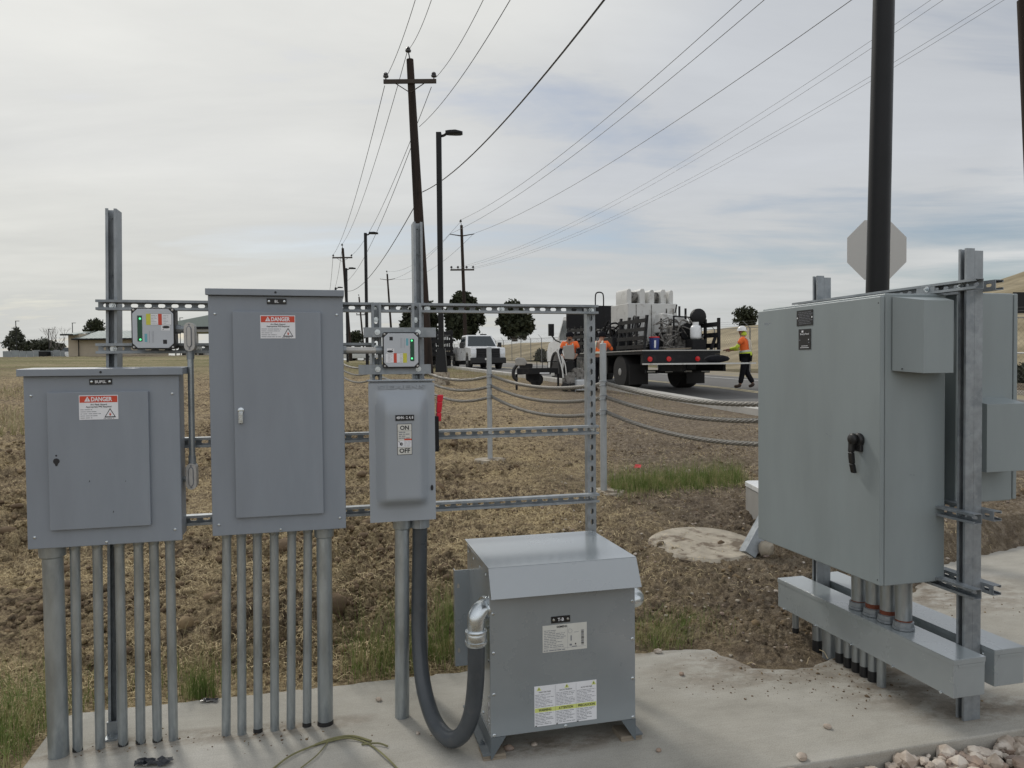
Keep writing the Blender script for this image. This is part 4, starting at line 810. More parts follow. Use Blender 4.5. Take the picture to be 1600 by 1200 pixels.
mb = MB(); mb.tube(smooth_path([(1.594, -.40, .540), (1.612, -.40, .540), (1.630, -.394, .540), (1.640, -.376, .540), (1.643, -.34, .540)], 4), .033, 18); mb.lathe([(.041, 0), (.043, .006), (.041, .012)], (1.5935, -.40, .540), EX, 20); mb.build('body', M_zinc, e2, smooth=50)
mb = MB(); mb.cyl((1.643, -.345, .540), (1.643, -.30, .540), .038, n=20); mb.build('collar', M_zinc, e2, smooth=50)
# ------------------------------------------------------------------ right rack (frame: x = away from the door side, y = along the rack, away from the camera)
rr = thing('strut_rack', 'galvanized strut frame of two double posts carrying the green grey cabinets', 'rack', (.012, 0, 0), OR)
for s in (-.022, .93):
    mb = MB(); strut(mb, (-.029, s, 0), EZ, EY, EX, 1.960, None); strut(mb, (.0537, s+.041, 0), EZ, nY, nX, 1.951, None); mb.build('post', M_galv, rr, smooth=0)
for z in (1.786, .842, .537):
    mb = MB(); strut(mb, (-.0705, -.105, z), EY, EZ, EX, 1.20); mb.build('rail', M_galv, rr, smooth=0)
    mb = MB(); strut(mb, (.0955, -.080, z), EY, EZ, nX, 1.16); mb.build('rail', M_galv, rr, smooth=0)
mb = MB()
for z in (1.8065, .8625, .5575): bolt(mb, (-.0335, 0, z), nX, .008); bolt(mb, (.058, -.0, z), EX, .008)
bolt(mb, (-.0695, .14, 1.8065), nX, .008); mb.each('bolt', M_zinc, rr, smooth=30); MB().box((-.0695, .10, 1.7885), (-.066, .20, 1.8245)).build('mounting_plate', M_galv, rr, smooth=0)

def cabinet(label, x0, x1, y0, y1, z0, z1, side):
    r = thing('control_cabinet', label, 'electrical cabinet', ((x0+x1)/2, (y0+y1)/2, z0), OR)
    xb0, xb1 = (x0+.026, x1) if side < 0 else (x0, x1-.026)
    MB().box((xb0, y0+.004, z0), (xb1, y1-.004, z1)).build('enclosure', M_cab, r, bevel=.006)
    xd0, xd1 = (x0, x0+.0215) if side < 0 else (x1-.0215, x1)
    MB().box((xd0, y0+(.004 if side > 0 else 0), z0+.004), (xd1, y1, z1-(.012 if side < 0 else .001))).build('door', M_cab, r, bevel=.005)
    mb = MB(); mb.box((min(xd1, xb0) if side < 0 else xb1, y0+.012, z0+.012), (xb0 if side < 0 else xd0, y1-.012, z1-.02)); mb.build('door_seal', M_blk, r, smooth=0)
    return r
cb = cabinet('large green grey cabinet with black door handle facing the field', -.352, -.022, .084, .985, .557, 1.782, -1)
XD = -.352
mb = MB(); cy_, cz_ = .212, 1.163
mb.lathe([(.030, 0), (.030, .012), (.026, .020), (.0, .021)], (XD, cy_-.008, cz_), nX, 24); mb.box((XD-.016, cy_-.030, cz_-.050), (XD-.0003, cy_+.010, cz_-.01))
mb.lathe([(.022, .012), (.026, .020), (.026, .034), (.018, .040), (0, .041)], (XD, cy_+.004, cz_+.002), nX, 20)
a = [np.array((XD-.028, cy_+.008, cz_-.005)), np.array((XD-.030, cy_+.010, cz_-.055)), np.array((XD-.026, cy_+.009, cz_-.105)), np.array((XD-.018, cy_+.008, cz_-.145))]
for i in range(3):
    w0, w1 = (.014, .0125, .0115, .011)[i:i+2]; p, q = a[i], a[i+1]; d = .009; mb.hexa([q+(-d, -w1, 0), q+(d, -w1, 0), q+(d, w1, 0), q+(-d, w1, 0), p+(-d, -w0, 0), p+(d, -w0, 0), p+(d, w0, 0), p+(-d, w0, 0)])
mb.build('door_handle', M_blk, cb, bevel=.004, smooth=40)
mb = MB(); f = XD-.0022; mb.box((f, .523, 1.674), (XD-.0003, .646, 1.7485), 0); g = f-.0004
rg = random.Random(3)
for i, zz in enumerate(np.linspace(1.738, 1.684, 8)):
    x = .634-rg.uniform(0, .012)
    while x > .545: L_ = rg.uniform(.01, .03); mb.quad((g, x-L_/2, zz), nY, EZ, L_, .0022, 1); x -= L_+.004
for y in (.640, .529): mb.lathe([(.0045, 0), (.0035, .001)], (f, y, 1.712), nX, 10, 2)
mb.build('data_plate', [M_blk, M_inkg, M_wht], cb, smooth=0)
mb = MB(); mb.box((f, .538, 1.560), (XD-.0003, .631, 1.658), 0); mb.quad((g, .600, 1.6465), nY, EZ, .014, .0095, 1); fine_print(mb, -.592, -.560, 1.642, 1.652, 2, (g, 0, 0), 2, 1, .4, nY)
mb.text('Energy Panel', (g, .5845, 1.6335), nY, EZ, .0075, 1, .02, .066)
for zz, L_ in ((1.577, .05), (1.569, .066)): mb.quad((g, .5845, zz), nY, EZ, L_, .0024, 1)
mb.quad((g, .621, 1.606), nY, EZ, .012, .003, 2); mb.quad((g, .554, 1.607), nY, EZ, .005, .005, 1); mb.quad((g, .552, 1.593), nY, EZ, .008, .004, 2); mb.build('information_plate', [M_blk, M_wht, M_inkg], cb, smooth=0)
mb = MB()
for y in (.097,):
    for zz in (1.742, .585): mb.mark(); mb.lathe([(.003, 0), (.003, .0006)], (XD, y, zz), nX, 8)
mb.each('door_screw', M_blk, cb, smooth=0)
mb = MB()
for (y, z, q) in ((.42, 1.165, .007), (.40, 1.158, .004)): mb.poly([(XD-.0004, y-q, z), (XD-.0004, y+q, z+.004), (XD-.0004, y+q*.6, z+.007)])
for (x, z) in ((-.2, 1.02), (-.185, 1.018)): mb.poly([(x-.004, .0836, z), (x+.005, .0836, z+.001), (x, .0836, z+.005)])
mb.build('scuff_marks', M_inkg, cb, smooth=0)
def side_hood(root, x0, x1, y, z0, z1, d, chl, chb, xf):
    # sheet-metal hood on the near side: chamfered outer edge
    mb = MB(); b = [(x0, y-.0005, z0+chb*.35), (x1, y-.0005, z0+chb*.35), (x1, y-.0005, z1), (x0, y-.0005, z1)]; f = [(x0+chl, y-d, z0), (xf, y-d, z0), (xf, y-d, z1-.022), (x0+chl, y-d, z1-.022)]
    mb.hexa([b[0], b[1], f[1], f[0], b[3], b[2], f[2], f[3]]); mb.cyl((x0+.018, y-.035, z0+.018), (x0+.0145, y-.040, z0+.018), .003, n=8, m=1)
    return mb.build('vent_hood', [M_cab, M_blk], root, bevel=.004)
side_hood(cb, -.296, -.045, .0838, 1.450, 1.768, .105, .060, .03, -.090)
cb2 = cabinet('grey cabinet with boxy side hood on the far side of the double post', .098, .432, .150, .98, .870, 1.798, 1)
side_hood(cb2, .147, .362, .1538, 1.022, 1.335, .112, .0, .0, .352)

def wireway(label, x0, x1, y0, y1, z0, z1, scr):
    r = thing('wireway', label, 'wireway', ((x0+x1)/2, (y0+y1)/2, z0), OR)
    MB().box((x0+.0025, y0+.0025, z0), (x1-.0025, y1-.0025, z1-.003)).build('trough', M_gut, r, bevel=.002)
    mb = MB(); mb.box((x0, y0, z1-.0025), (x1, y1, z1)); mb.box((x0, y0, z1-.022), (x0+.0022, y1, z1-.0028)); mb.box((x1-.0022, y0, z1-.022), (x1, y1, z1-.0028)); mb.box((x0+.0024, y0, z1-.022), (x1-.0024, y0+.0022, z1-.0028)); mb.build('lid', M_gut, r, bevel=.0012)
    mb = MB(); mb.box((x0+.025, y0+.0007, z1-.034), (x1-.004, y0+.0023, z1-.0225)); mb.build('end_flange', M_gut, r, smooth=0)
    mb = MB()
    for y in np.linspace(y0+.06, y1-.06, 5): mb.mark(); mb.cyl((x0+.002, y, z0+.004), (x0-.006, y, z0+.001), .0055, n=8)
    if scr: [screw(mb, (x0+.0025, y0+.06, z), nX, .007) for z in (z0+.03, z0+.115)]
    mb.each('lid_screw', M_zinc, r, smooth=30); return r
wireway('long grey wireway under the large cabinet, with pipes standing on it', -.190, -.0325, -.130, 1.052, .160, .315, False)
wireway('long grey wireway on the far side of the double posts', .0585, .215, -.085, 1.08, .160, .313, True)
for i, y in enumerate((.500, .402, .310, .216)):
    t = thing('conduit', ['silver pipe farthest from the near post between wireway and large cabinet', 'silver pipe with rusty band, second from the far end under the large cabinet', 'silver pipe with rusty band, second from the near end under the large cabinet', 'silver pipe nearest the near post between wireway and large cabinet'][i], 'conduit', (-.115, y, .315), OR, group='pipes between wireway and cabinet')
    mb = MB(); mb.cyl((-.115, y, .316), (-.115, y, .5565), .0345, n=26); mb.build('tube', M_galvp, t)
    mb = MB(); mb.lathe([(.041, 0), (.046, .002), (.046, .012), (.043, .014), (.043, .034), (.039, .036)], (-.115, y, .3156), EZ, 12); mb.build('locknut', M_galv, t, smooth=20)
    mb = MB(); hgt = (.004, .02, .018, .006)[i]; mb.lathe([(.0352, 0), (.0352, hgt)], (-.115, y, .3525), EZ, 24); mb.build('rust_band', M_rust, t)
pl = 'conduits under the wireway'
for i, (y, r) in enumerate(((1.0, .017), (.815, .024), (.722, .032), (.640, .020), (.580, .020), (.522, .020), (.466, .020), (.410, .020), (.353, .020))):
    lab = ['thin grey pipe standing alone under the far end of the wireway', 'black wrapped grey pipe beside the thickest pipe under the wireway', 'thickest grey pipe under the wireway'][i] if i < 3 else (f'slim grey pipe under the wireway, {["first", "second", "third", "fourth", "fifth"][i-3]} one after the thickest pipe' if i < 8 else 'slim grey pipe without wrap, nearest of the row under the wireway')
    t = thing('conduit', lab, 'conduit', (-.112, y, 0), OR, group=pl)
    mb = MB(); mb.cyl((-.112, y, -.05), (-.112, y, .1595), r, n=20); mb.build('tube', M_galvp, t)
    if i not in (2, 8): mb = MB(); mb.lathe([(r*1.02, -.03), (r*1.06, -.03), (r*1.06, .02+.028*random.random()), (r*1.02, .05)], (-.112, y, 0), EZ, 18); mb.build('pipe_wrap', M_tape, t)
# low grey pedestal with a white lid and its slanted brace, behind the large cabinet
pd = thing('pedestal', 'grey pedestal with white lid and slanted steel brace behind the large cabinet', 'pedestal', (2.26, 6.02, .19))
mb = MB(); c = .03; mb.prism([(-.30+c, -.26), (.30-c, -.26), (.30, -.26+c), (.30, .26-c), (.30-c, .26), (-.30+c, .26), (-.30, .26-c), (-.30, -.26+c)], (0, 0, .265), EX, EY, EZ, .045); mb.build('lid', M_vwht, pd, bevel=.008)
mb = MB(); mb.box((-.29, -.25, -.1), (.29, .25, .2645)); mb.build('body', M_pgry, pd, bevel=.01)
mb = MB(); A0 = np.array((-.61, -.80, -.05)); B0 = np.array((-.30, -.63, .38)); D_ = (B0-A0)/np.linalg.norm(B0-A0); S_ = np.cross(D_, EY); S_ /= np.linalg.norm(S_); mb.obox(A0, D_, S_, np.cross(D_, S_), (0, .62), (-.045, .045), (-.05, .05)); mb.build('brace', M_galv, pd, bevel=.004)
mb = MB(); mb.blob((1.775, 5.2, .185), .062, 0, 4, .2, 2, (.9, 1, 1.0)); tag(mb.build('concrete_lump', M_conc2, smooth=40), 'pale concrete lump on the soil under the large cabinet corner', 'concrete lump')

# ------------------------------------------------------------------ small things on the pad
pebl = [(795, 1172, .017, 'squarish tan stone under the transformer'), (822, 1128, .010, 'small grey stone in the shade under the transformer'), (592, 1095, .013, 'flat brown stone on the pad left of the thick switch conduit'), (1029, 1174, .010, 'round pale washer-like stone right of the transformer foot'), (653, 1147, .008, 'small white pebble beside the flexible conduit'), (1028, 1020, .018, 'brownish stone at the back edge of the pad right of the transformer'), (1065, 1055, .013, 'flat stone on the pad between transformer and wireway'), (1293, 1138, .014, 'reddish stone lying on the open pad in front of the wireway'), (1253, 1187, .020, 'whitish rough stone near the front pad edge'), (945, 1122, .010, 'pebble beside the transformer right foot'), (835, 1165, .011, 'dark pebble in front of the transformer')]
for i, (px, py, r, lab) in enumerate(pebl):
    d = ray(px, py); p = cC-d*EYE/d[2]; mb = MB(); mb.blob((0, 0, 0), r, 0, 50+i, .16, 2, (1.2, .95, .68)); o = mb.build('stone', M_grav if i % 3 else M_dgrav, smooth=30); o.location = (p[0], p[1], r*.55); o.rotation_euler = (0, 0, i*1.3); tag(o, lab, 'stone')
def on_pad(px, py, z=0.): d = ray(px, py); p = cC+d*((z-EYE)/d[2]); return p
p = on_pad(240, 1194); mb = MB(); rg = random.Random(2); nv = 9; V = []
for j in range(nv):
    for i in range(nv): V.append((-.065+.13*i/(nv-1)+rg.uniform(-.006, .006), -.025+.05*j/(nv-1)+rg.uniform(-.005, .005), .004+rg.uniform(0, .016)))
mb.add(V, [tuple(q) for q in grid_faces(nv, nv)]); o = mb.build('plastic_scrap', M_scrap, smooth=10); o.location = (p[0], p[1], 0); tag(o, 'crumpled black plastic scrap on the pad at the bottom left', 'litter')
p = on_pad(95, 0+1118) ; p = on_pad(328, 1096); mb = MB(); V = [(x+rg.uniform(-.004, .004), y+rg.uniform(-.004, .004), .003+rg.uniform(0, .010)) for y in np.linspace(-.015, .015, 5) for x in np.linspace(-.035, .035, 7)]; mb.add(V, [tuple(q) for q in grid_faces(5, 7)]); o = mb.build('plastic_scrap', M_scrap, smooth=10); o.location = (p[0], p[1], .0); tag(o, 'small dark scrap at the pad back edge left of the tall panel conduits', 'litter')
mb = MB()
for pts, r in (([(425, 1202), (455, 1180), (490, 1165), (515, 1158), (545, 1153), (575, 1162), (600, 1180), (622, 1202)], .0035), ([(492, 1164), (520, 1154), (550, 1150), (580, 1158)], .005), ([(470, 1200), (495, 1180), (512, 1160)], .0025), ([(565, 1163), (590, 1161), (606, 1166)], .0035)):
    P3 = [on_pad(a, b, .004+.006*math.sin(k*1.3)**2) for k, (a, b) in enumerate(pts)]; mb.tube(smooth_path(P3, 5), r, 5)
tag(mb.build('dry_weed_stem', mat('weed_stem', (.20, .19, .09), .8, 0, .2, 12), smooth=40), 'long trailing weed stem lying on the pad before the tall panel conduits', 'weed')
p = at(996, 702, 8.4); mb = MB(); mb.add([(-.045, 0, 0), (.03, -.02, .004), (.05, .03, .03), (-.02, .04, .035)], [(0, 1, 2, 3)]); o = mb.build('marking_ribbon', M_redp, smooth=0); o.location = (p[0], p[1], float(surf_z(p[0], p[1])[0])+.03); tag(o, 'scrap of red marking ribbon on the soil beyond the fence post', 'litter')
# ------------------------------------------------------------------ poles, wires, fences
def gz(x, y): return float(ground_z(np.array(x), np.array(y)))
lp = thing('light_pole', 'thick black light pole rising behind the large cabinet beyond the top of the picture', 'light pole', (2.985, 6.0, .05))
mb = MB(); b0 = np.array((2.985, 6, .05))*0; tp = np.array(at(1381, 0, 6))-np.array((2.985, 6.0, .05)); bt = np.array(at(1371, 450, 6))-np.array((2.985, 6.0, .05)); dv_ = (tp-bt)/(tp-bt)[2]
mb.cyl(bt-dv_*bt[2], bt+dv_*(7.4-bt[2]), .092, .072, 28); mb.build('shaft', M_blkp, lp)
mb = MB(); mb.cyl((0, 0, 0), (0, 0, .03), .19, n=20); [bolt(mb, (.14*math.cos(a), .14*math.sin(a), .03), EZ, .016) for a in (.7, 2.3, 3.9, 5.4)]; mb.build('base_plate', M_blkp, lp, smooth=30)
hd_ = bt+dv_*(7.35-bt[2]); mb = MB(); mb.box(hd_+(.05, -.12, -.02), hd_+(.75, .12, .06)); mb.build('lamp_head', M_blkp, lp, bevel=.02)
ss = thing('stop_sign', 'octagonal road sign seen from its bare aluminium back behind the thick black pole', 'road sign', (4.665, 9.5, .35))
R8 = .378/math.cos(math.pi/8); mb = MB(); mb.prism([(R8*math.cos(math.pi/8+i*math.pi/4), R8*math.sin(math.pi/8+i*math.pi/4)) for i in range(8)], (0, 0, 2.57), EX, EZ, EY, .003); mb.build('sign_panel', M_alu, ss, smooth=0)
mb = MB(); mb.box((-.025, -.055, -.3), (.025, -.005, 2.9)); mb.build('sign_post', M_galv, ss, smooth=0)

def street_lamp(px, top, Y, label, wide, first=False):
    p = at(px, top, Y); zb = gz(p[0], p[1]); h = p[2]-zb
    t = thing('street_lamp', label, 'street lamp', (p[0], Y, zb), group='black street lamps along the road'); r = wide/2
    MB().box((-r, -r, 0), (r, r, h)).build('shaft', M_blkp, t, bevel=.01)
    mb = MB(); mb.tube(smooth_path([(r*.5, 0, h-.12), (.16, 0, h-.10), (.26, 0, h-.04), (.36, 0, h-.03)], 3), .045, 8); mb.build('arm', M_blkp, t)
    pf = [(0, .0), (.3, .045), (.5, .075), (.62, .07), (.68, .0)]; mb = MB(); V = []
    for x, w in ((.22, .05), (.34, .12), (.55, .16), (.70, .15), (.78, .06)): V += [(x, -w, h-.03), (x, -w*.8, h+.055 if x < .6 else h+.02), (x, w*.8, h+.055 if x < .6 else h+.02), (x, w, h-.03), (x, w*.8, h-.075), (x, -w*.8, h-.075)]
    fs = [(i*6+j, i*6+(j+1) % 6, (i+1)*6+(j+1) % 6, (i+1)*6+j) for i in range(4) for j in range(6)]+[tuple(range(6)), tuple(range(24, 30))]; mb.add(V, fs); mb.build('lamp_head', M_blkp, t, smooth=50)
    if first:
        MB().hexa([(-.19, -.19, .42), (.19, -.19, .42), (.19, .19, .42), (-.19, .19, .42), (-.13, -.13, 1.2), (.13, -.13, 1.2), (.13, .13, 1.2), (-.13, .13, 1.2)]).build('base_cover', M_blkp, t, bevel=.01)
        mb = MB(); mb.cyl((0, 0, -.2), (0, 0, .419), .27, n=20); mb.build('footing', M_conc2, t)
street_lamp(685.5, 207, 24.5, 'nearest black street lamp, standing on a flared base before the white pickup', .17, True)
street_lamp(571, 364, 46, 'second nearest black street lamp, right of the tall panel box', .17)
street_lamp(541, 419, 62, 'third black street lamp, close to the tall panel box edge', .17)
street_lamp(524.5, 449, 81, 'farthest black street lamp, its head just above the tall panel box', .17)

def utility_pole(label, top, bot, Y, r0, r1, arms, pin=True, group='wooden utility poles', zb=None):
    a = at(*top, Y); b = at(*bot, Y); z = gz(b[0], Y); d = (a-b)/(a-b)[2]; base = b+d*(z-b[2]); t = thing('utility_pole', label, 'utility pole', tuple(base), group=group)
    mb = MB(); mb.cyl(-d*.3, a-base, r1, r0, 14); mb.build('shaft', M_wood, t)
    for (x0, x1, py, kind) in arms:
        c = at((x0+x1)/2, py, Y)-base; L = (x1-x0)/FPX*Y; mb = MB(); th_ = max(.055, r0*.55)
        if kind == 'v':
            for q in (-1, 1): mb.tube([(c[0], -.02, c[2]-.05), (c[0]+q*L/2, -.1, c[2]+.12)], [.06, .04], 6)
            mb.build('crossarm', M_arm, t); continue
        mb.box((c[0]-L/2, -r0-.10, c[2]-th_), (c[0]+L/2, -r0, c[2]+th_)); mb.build('crossarm', M_arm, t)
        if kind == 'b':
            for q in (-1, 1): MB().tube([(c[0]+q*L*.27, -r0-.04, c[2]-th_), (c[0]+q*.02, -r0-.02, c[2]-.45)], .02, 6).build('brace', M_arm, t)
        for q in ((-1, 1) if kind != '4' else (-1, -.4, .4, 1)):
            x = c[0]+q*(L/2-.10); mb = MB(); mb.lathe([(.025, 0), (.025, .08), (.11, .10), (.12, .16), (.07, .18), (.10, .21), (.09, .26), (.04, .30)], (x, -r0-.05, c[2]+th_), EZ, 10); mb.build('insulator', M_ins, t)
    if pin:
        p = a-base; mb = MB(); mb.tube([p, p+np.array((-.06, 0, .32))], .03, 6); mb.lathe([(.05, 0), (.12, .03), (.13, .09), (.07, .12), (.10, .15), (.04, .24)], p+np.array((-.07, 0, .30)), EZ, 10); mb.build('pin_insulator', M_ins, t)
    return base
utility_pole('nearest leaning wooden pole with one crossarm, behind the middle strut post', (640.5, 93), (668, 588), 32, .15, .27, [(601, 682, 130, 'b')])
utility_pole('small leaning crossarm pole just right of the tall panel box', (535.5, 388), (548, 560), 85, .14, .2, [(520, 551, 403, 'b')])
utility_pole('far tiny wooden pole between the second lamp and the tall panel box', (561, 464), (569, 552), 150, .15, .2, [(557, 571, 492, 'p')])
utility_pole('wooden pole with two crossarm levels above the white pickup', (721, 352), (729, 585), 70, .13, .2, [(703, 741, 368, 'v'), (704, 741, 422, '4')])
utility_pole('thin far wooden pole between the second lamp and middle strut post', (605, 428), (614, 555), 118, .13, .2, [(594, 617.5, 437, 'v')])
utility_pole('wooden pole cut off by the right edge of the picture', (1599, 0), (1617, 380), 20, .15, .2, [], False)

def wire(label, a, b, sag, r=.011, n=22, group='overhead power lines', m=None):
    a = np.array(a); b = np.array(b); P = [a+(b-a)*t-np.array((0, 0, 4*sag*t*(1-t))) for t in np.linspace(0, 1, n)]; mid = P[n//2]
    mb = MB(); mb.tube([p-mid for p in P], r, 5); o = mb.build('power_line', m or M_wire, smooth=60); o.location = mid; return tag(o, label, 'power line', group)
def ext(p0, p1, k): return (p0[0]+(p1[0]-p0[0])*k, p0[1]+(p1[1]-p0[1])*k)
def overhead(label, pole_px, Y0, exit_px, Y1, r=.011, sag=.25):
    e = ext(pole_px, exit_px, 1.22); wire(label, at(*pole_px, Y0), at(*e, Y1), sag, r)
overhead('power line running overhead from the left end of the nearest crossarm', (602, 123), 32, (647, 0), 22); overhead('power line running overhead from the top pin of the nearest crossarm pole', (637, 79), 32, (672, 0), 24)
overhead('power line running overhead from the right end of the nearest crossarm', (681, 121), 32, (752, 0), 21); overhead('power line running overhead from the side of the nearest pole below its crossarm', (655, 198), 32, (792, 0), 17, .011, .35)
overhead('thick dark cable sweeping up to the right from low on the nearest pole', (660, 300), 32, (934, 0), 11, .019, .5)
for lab, p, q in (('power line going away from the left end of the nearest crossarm', (601, 134), (520.5, 398)), ('power line going away from the top of the nearest crossarm pole', (636, 82), (535, 381)), ('power line going away from the right end of the nearest crossarm', (674, 136), (550.5, 398)), ('power line going away from the side of the nearest pole', (652, 204), (541, 440)), ('thick dark cable going away from low on the nearest pole', (659, 302), (543, 455))):
    wire(lab, at(*p, 32), at(*q, 85), 1.1, .022 if 'thick' in lab else .015)
for lab, p, q in (('far power line leaving the left end of the small crossarm pole', (520.5, 398), (512, 462)), ('far power line leaving the top of the small crossarm pole', (535, 384), (519, 455))): wire(lab, at(*p, 85), at(*q, 150), 1.5, .022)
overhead('power line rising right from the top of the pole above the pickup', (721, 343), 70, (1147, 0), 23, .013, .9); overhead('power line rising right from the left arm of the pole above the pickup', (704, 365), 70, (1182, 0), 23, .013, .9); overhead('power line rising right from the right arm of the pole above the pickup', (740, 365), 70, (1316, 0), 21, .013, .9)
for i, (a, e) in enumerate((((706, 420), (1428, 0)), ((716, 420), (1450, -2)), ((730, 420), (1526, 0)), ((739, 420), (1535, 3)))):
    overhead(f'faint power line, {["first", "second", "third", "fourth"][i]} from the left on the lower crossarm above the pickup', a, 70, e, 24, .007, 1.6)
for lab, p, q in (('power line from the far thin pole to the left arm above the pickup', (704, 365), (594.5, 436)), ('power line from the far thin pole to the right arm above the pickup', (740, 365), (617, 436)), ('power line between the tops of the far thin pole and the pole above the pickup', (721, 345), (605, 424))): wire(lab, at(*p, 70), at(*q, 118), 1.4, .013)

# wire rope fence
cf = thing('wire_rope_fence', 'low fence of grey round posts carrying three sagging wire ropes', 'fence', (.86, 7.0, .28)); FO = np.array((.86, 7.0, .28))
fp = [(2.0, 4.82)]+[(.86-1.14*i, 7.0+2.18*i) for i in range(6)]
lv = [(1.244, 1.14, .975), (1.317, 1.185, 1.045), (1.368, 1.24, 1.11)]
for i, (x, y) in enumerate(fp):
    zb = gz(x, y); zt = {0: 1.62, 1: 1.69, 2: 1.718}.get(i, zb+1.42)
    mb = MB(); mb.cyl(np.array((x, y, zb-.1))-FO, np.array((x, y, zt))-FO, .031, n=18); mb.lathe([(.031, 0), (.022, .006), (0, .008)], np.array((x, y, zt))-FO, EZ, 18); mb.build('post', M_boll, cf)
    if 0 < i < 4:
        mb = MB(); mb.lathe([(0, -.12), (.21, -.12), (.20, .012), (0, .022)], np.array((x, y, zb+.01))-FO, EZ, 9); mb.build('footing', M_conc2, cf, smooth=0)
    if i > 2: lv.append((zb+1.05, zb+.93, zb+.80))
    for k in range(3): mb = MB(); mb.tube([np.array((x+.036*math.cos(a)*1.0, y+.036*math.sin(a), lv[i][k]+dz_))-FO for dz_ in (-.02,) for a in np.linspace(0, 6.28, 12)], .004, 5); mb.tube([np.array((x+.036*math.cos(a), y+.036*math.sin(a), lv[i][k]+.02))-FO for a in np.linspace(0, 6.28, 12)], .004, 5); mb.build('rope_clamp', M_galv, cf)
def rope(P, r, pitch=.16, n=18):
    P = [np.array(p) for p in P]; k = len(P); vs = []; s = 0
    for i in range(k):
        t = P[min(i+1, k-1)]-P[max(i-1, 0)]; t /= np.linalg.norm(t); a = np.cross(t, EZ); a /= np.linalg.norm(a); b = np.cross(a, t)
        if i: s += np.linalg.norm(P[i]-P[i-1])
        for j in range(n):
            q = 2*math.pi*j/n; rr_ = r*(.72+.32*abs(math.cos(3*(q-2*math.pi*s/(pitch*2))))); vs.append(P[i]+rr_*(a*math.cos(q)+b*math.sin(q)))
    return vs, [(i*n+j, i*n+(j+1) % n, (i+1)*n+(j+1) % n, (i+1)*n+j) for i in range(k-1) for j in range(n)]
for k in range(3):
    P = []
    for i in range(len(fp)-1):
        a = np.array((*fp[i], lv[i][k]))+np.array((.028, .0, 0)); b = np.array((*fp[i+1], lv[i+1][k]))+np.array((.028, 0, 0)); nn = 260 if i < 2 else 40; sg = (.085, .092, .10, .10, .1, .1)[i]
        P += [a+(b-a)*t-np.array((0, 0, 4*sg*(1+.15*k)*t*(1-t))) for t in np.linspace(0, 1, nn, endpoint=False)]
    V, Fq = rope([p-FO for p in P], .0195); MB().add(V, Fq).build('wire_rope', M_rope, cf, smooth=30)

# chain link fence on the far side of the road
cl_ = thing('chain_link_fence', 'chain link fence with angled barbed wire arms beyond the road', 'fence', tuple(RP+RD*20+RN*11)+(1.0,)); CO = np.array((*(RP+RD*20+RN*11), 1.0))
def fpt(t, q, h): p = RP+RD*t+RN*q; return np.array((p[0], p[1], float(interp(p[1]-.278*q, ZR))+h))-CO
M_fen = mat('fence_steel', (.20, .20, .195), .5, .4, .1, 20)
for t in np.arange(1, 110, 3.05):
    mb = MB(); mb.cyl(fpt(t, 11.2, -.2), fpt(t, 11.2, 2.1), .03, n=8); mb.tube([fpt(t, 11.2, 2.1), fpt(t+.28, 11.0, 2.42)], .018, 6); mb.build('post', M_fen, cl_, smooth=40)
mb = MB()
for h in (2.2, 2.3, 2.4): mb.tube([fpt(t, 11.2-.2*(h-2.1)/.32, h) for t in np.arange(1, 110, 3.05)], .004, 3)
mb.build('barbed_wire', M_fen, cl_)
mb = MB(); mb.tube([fpt(t, 11.2, 2.1) for t in np.arange(1, 110, 3.05)], .016, 5); mb.build('top_rail', M_fen, cl_)
mb = MB()
for t in np.arange(1, 108, .16):
    mb.tube([fpt(t, 11.2, 0), fpt(t+2.08, 11.2, 2.08)], .0022, 3, cap=False); mb.tube([fpt(t+2.08, 11.2, 0), fpt(t, 11.2, 2.08)], .0022, 3, cap=False)
mb.build('mesh_fabric', M_fen, cl_)
rl = thing('guard_rail', 'dark pipe railing with wire mesh glimpsed at the right edge', 'railing', tuple(RP+RD*5.5+RN*9.5)+(.75,)); CO = np.array((*(RP+RD*5.5+RN*9.5), .75))
mb = MB(); mb.tube([fpt(t, 9.5, 1.12) for t in np.linspace(-2, 7.0, 4)], .025, 8); mb.build('top_rail', M_alu, rl)
for t in np.arange(-2, 7.1, 1.5): mb = MB(); mb.cyl(fpt(t, 9.5, -.1), fpt(t, 9.5, 1.11), .022, n=8); mb.build('post', M_blkp, rl)
mb = MB()
for t in np.arange(-2, 6.2, .075): mb.tube([fpt(t, 9.5, 0), fpt(t+.6, 9.5, .6)], .003, 3, cap=False); mb.tube([fpt(t+.6, 9.5, 0), fpt(t, 9.5, .6)], .003, 3, cap=False)
mb.build('mesh_fabric', M_blkm, rl)
sg = thing('sign_board', 'black back of a sign board cut by the right edge above the railing', 'sign board', tuple(at(1612, 560, 24))); so_ = at(1612, 560, 24)
MB().box((-.62, -.01, 1.46), (.8, .015, 2.14)).build('panel', M_blkp, sg, bevel=.005); MB().box((.25, .016, -1.5), (.33, .07, 2.1)).build('sign_post', M_galv, sg, smooth=0)

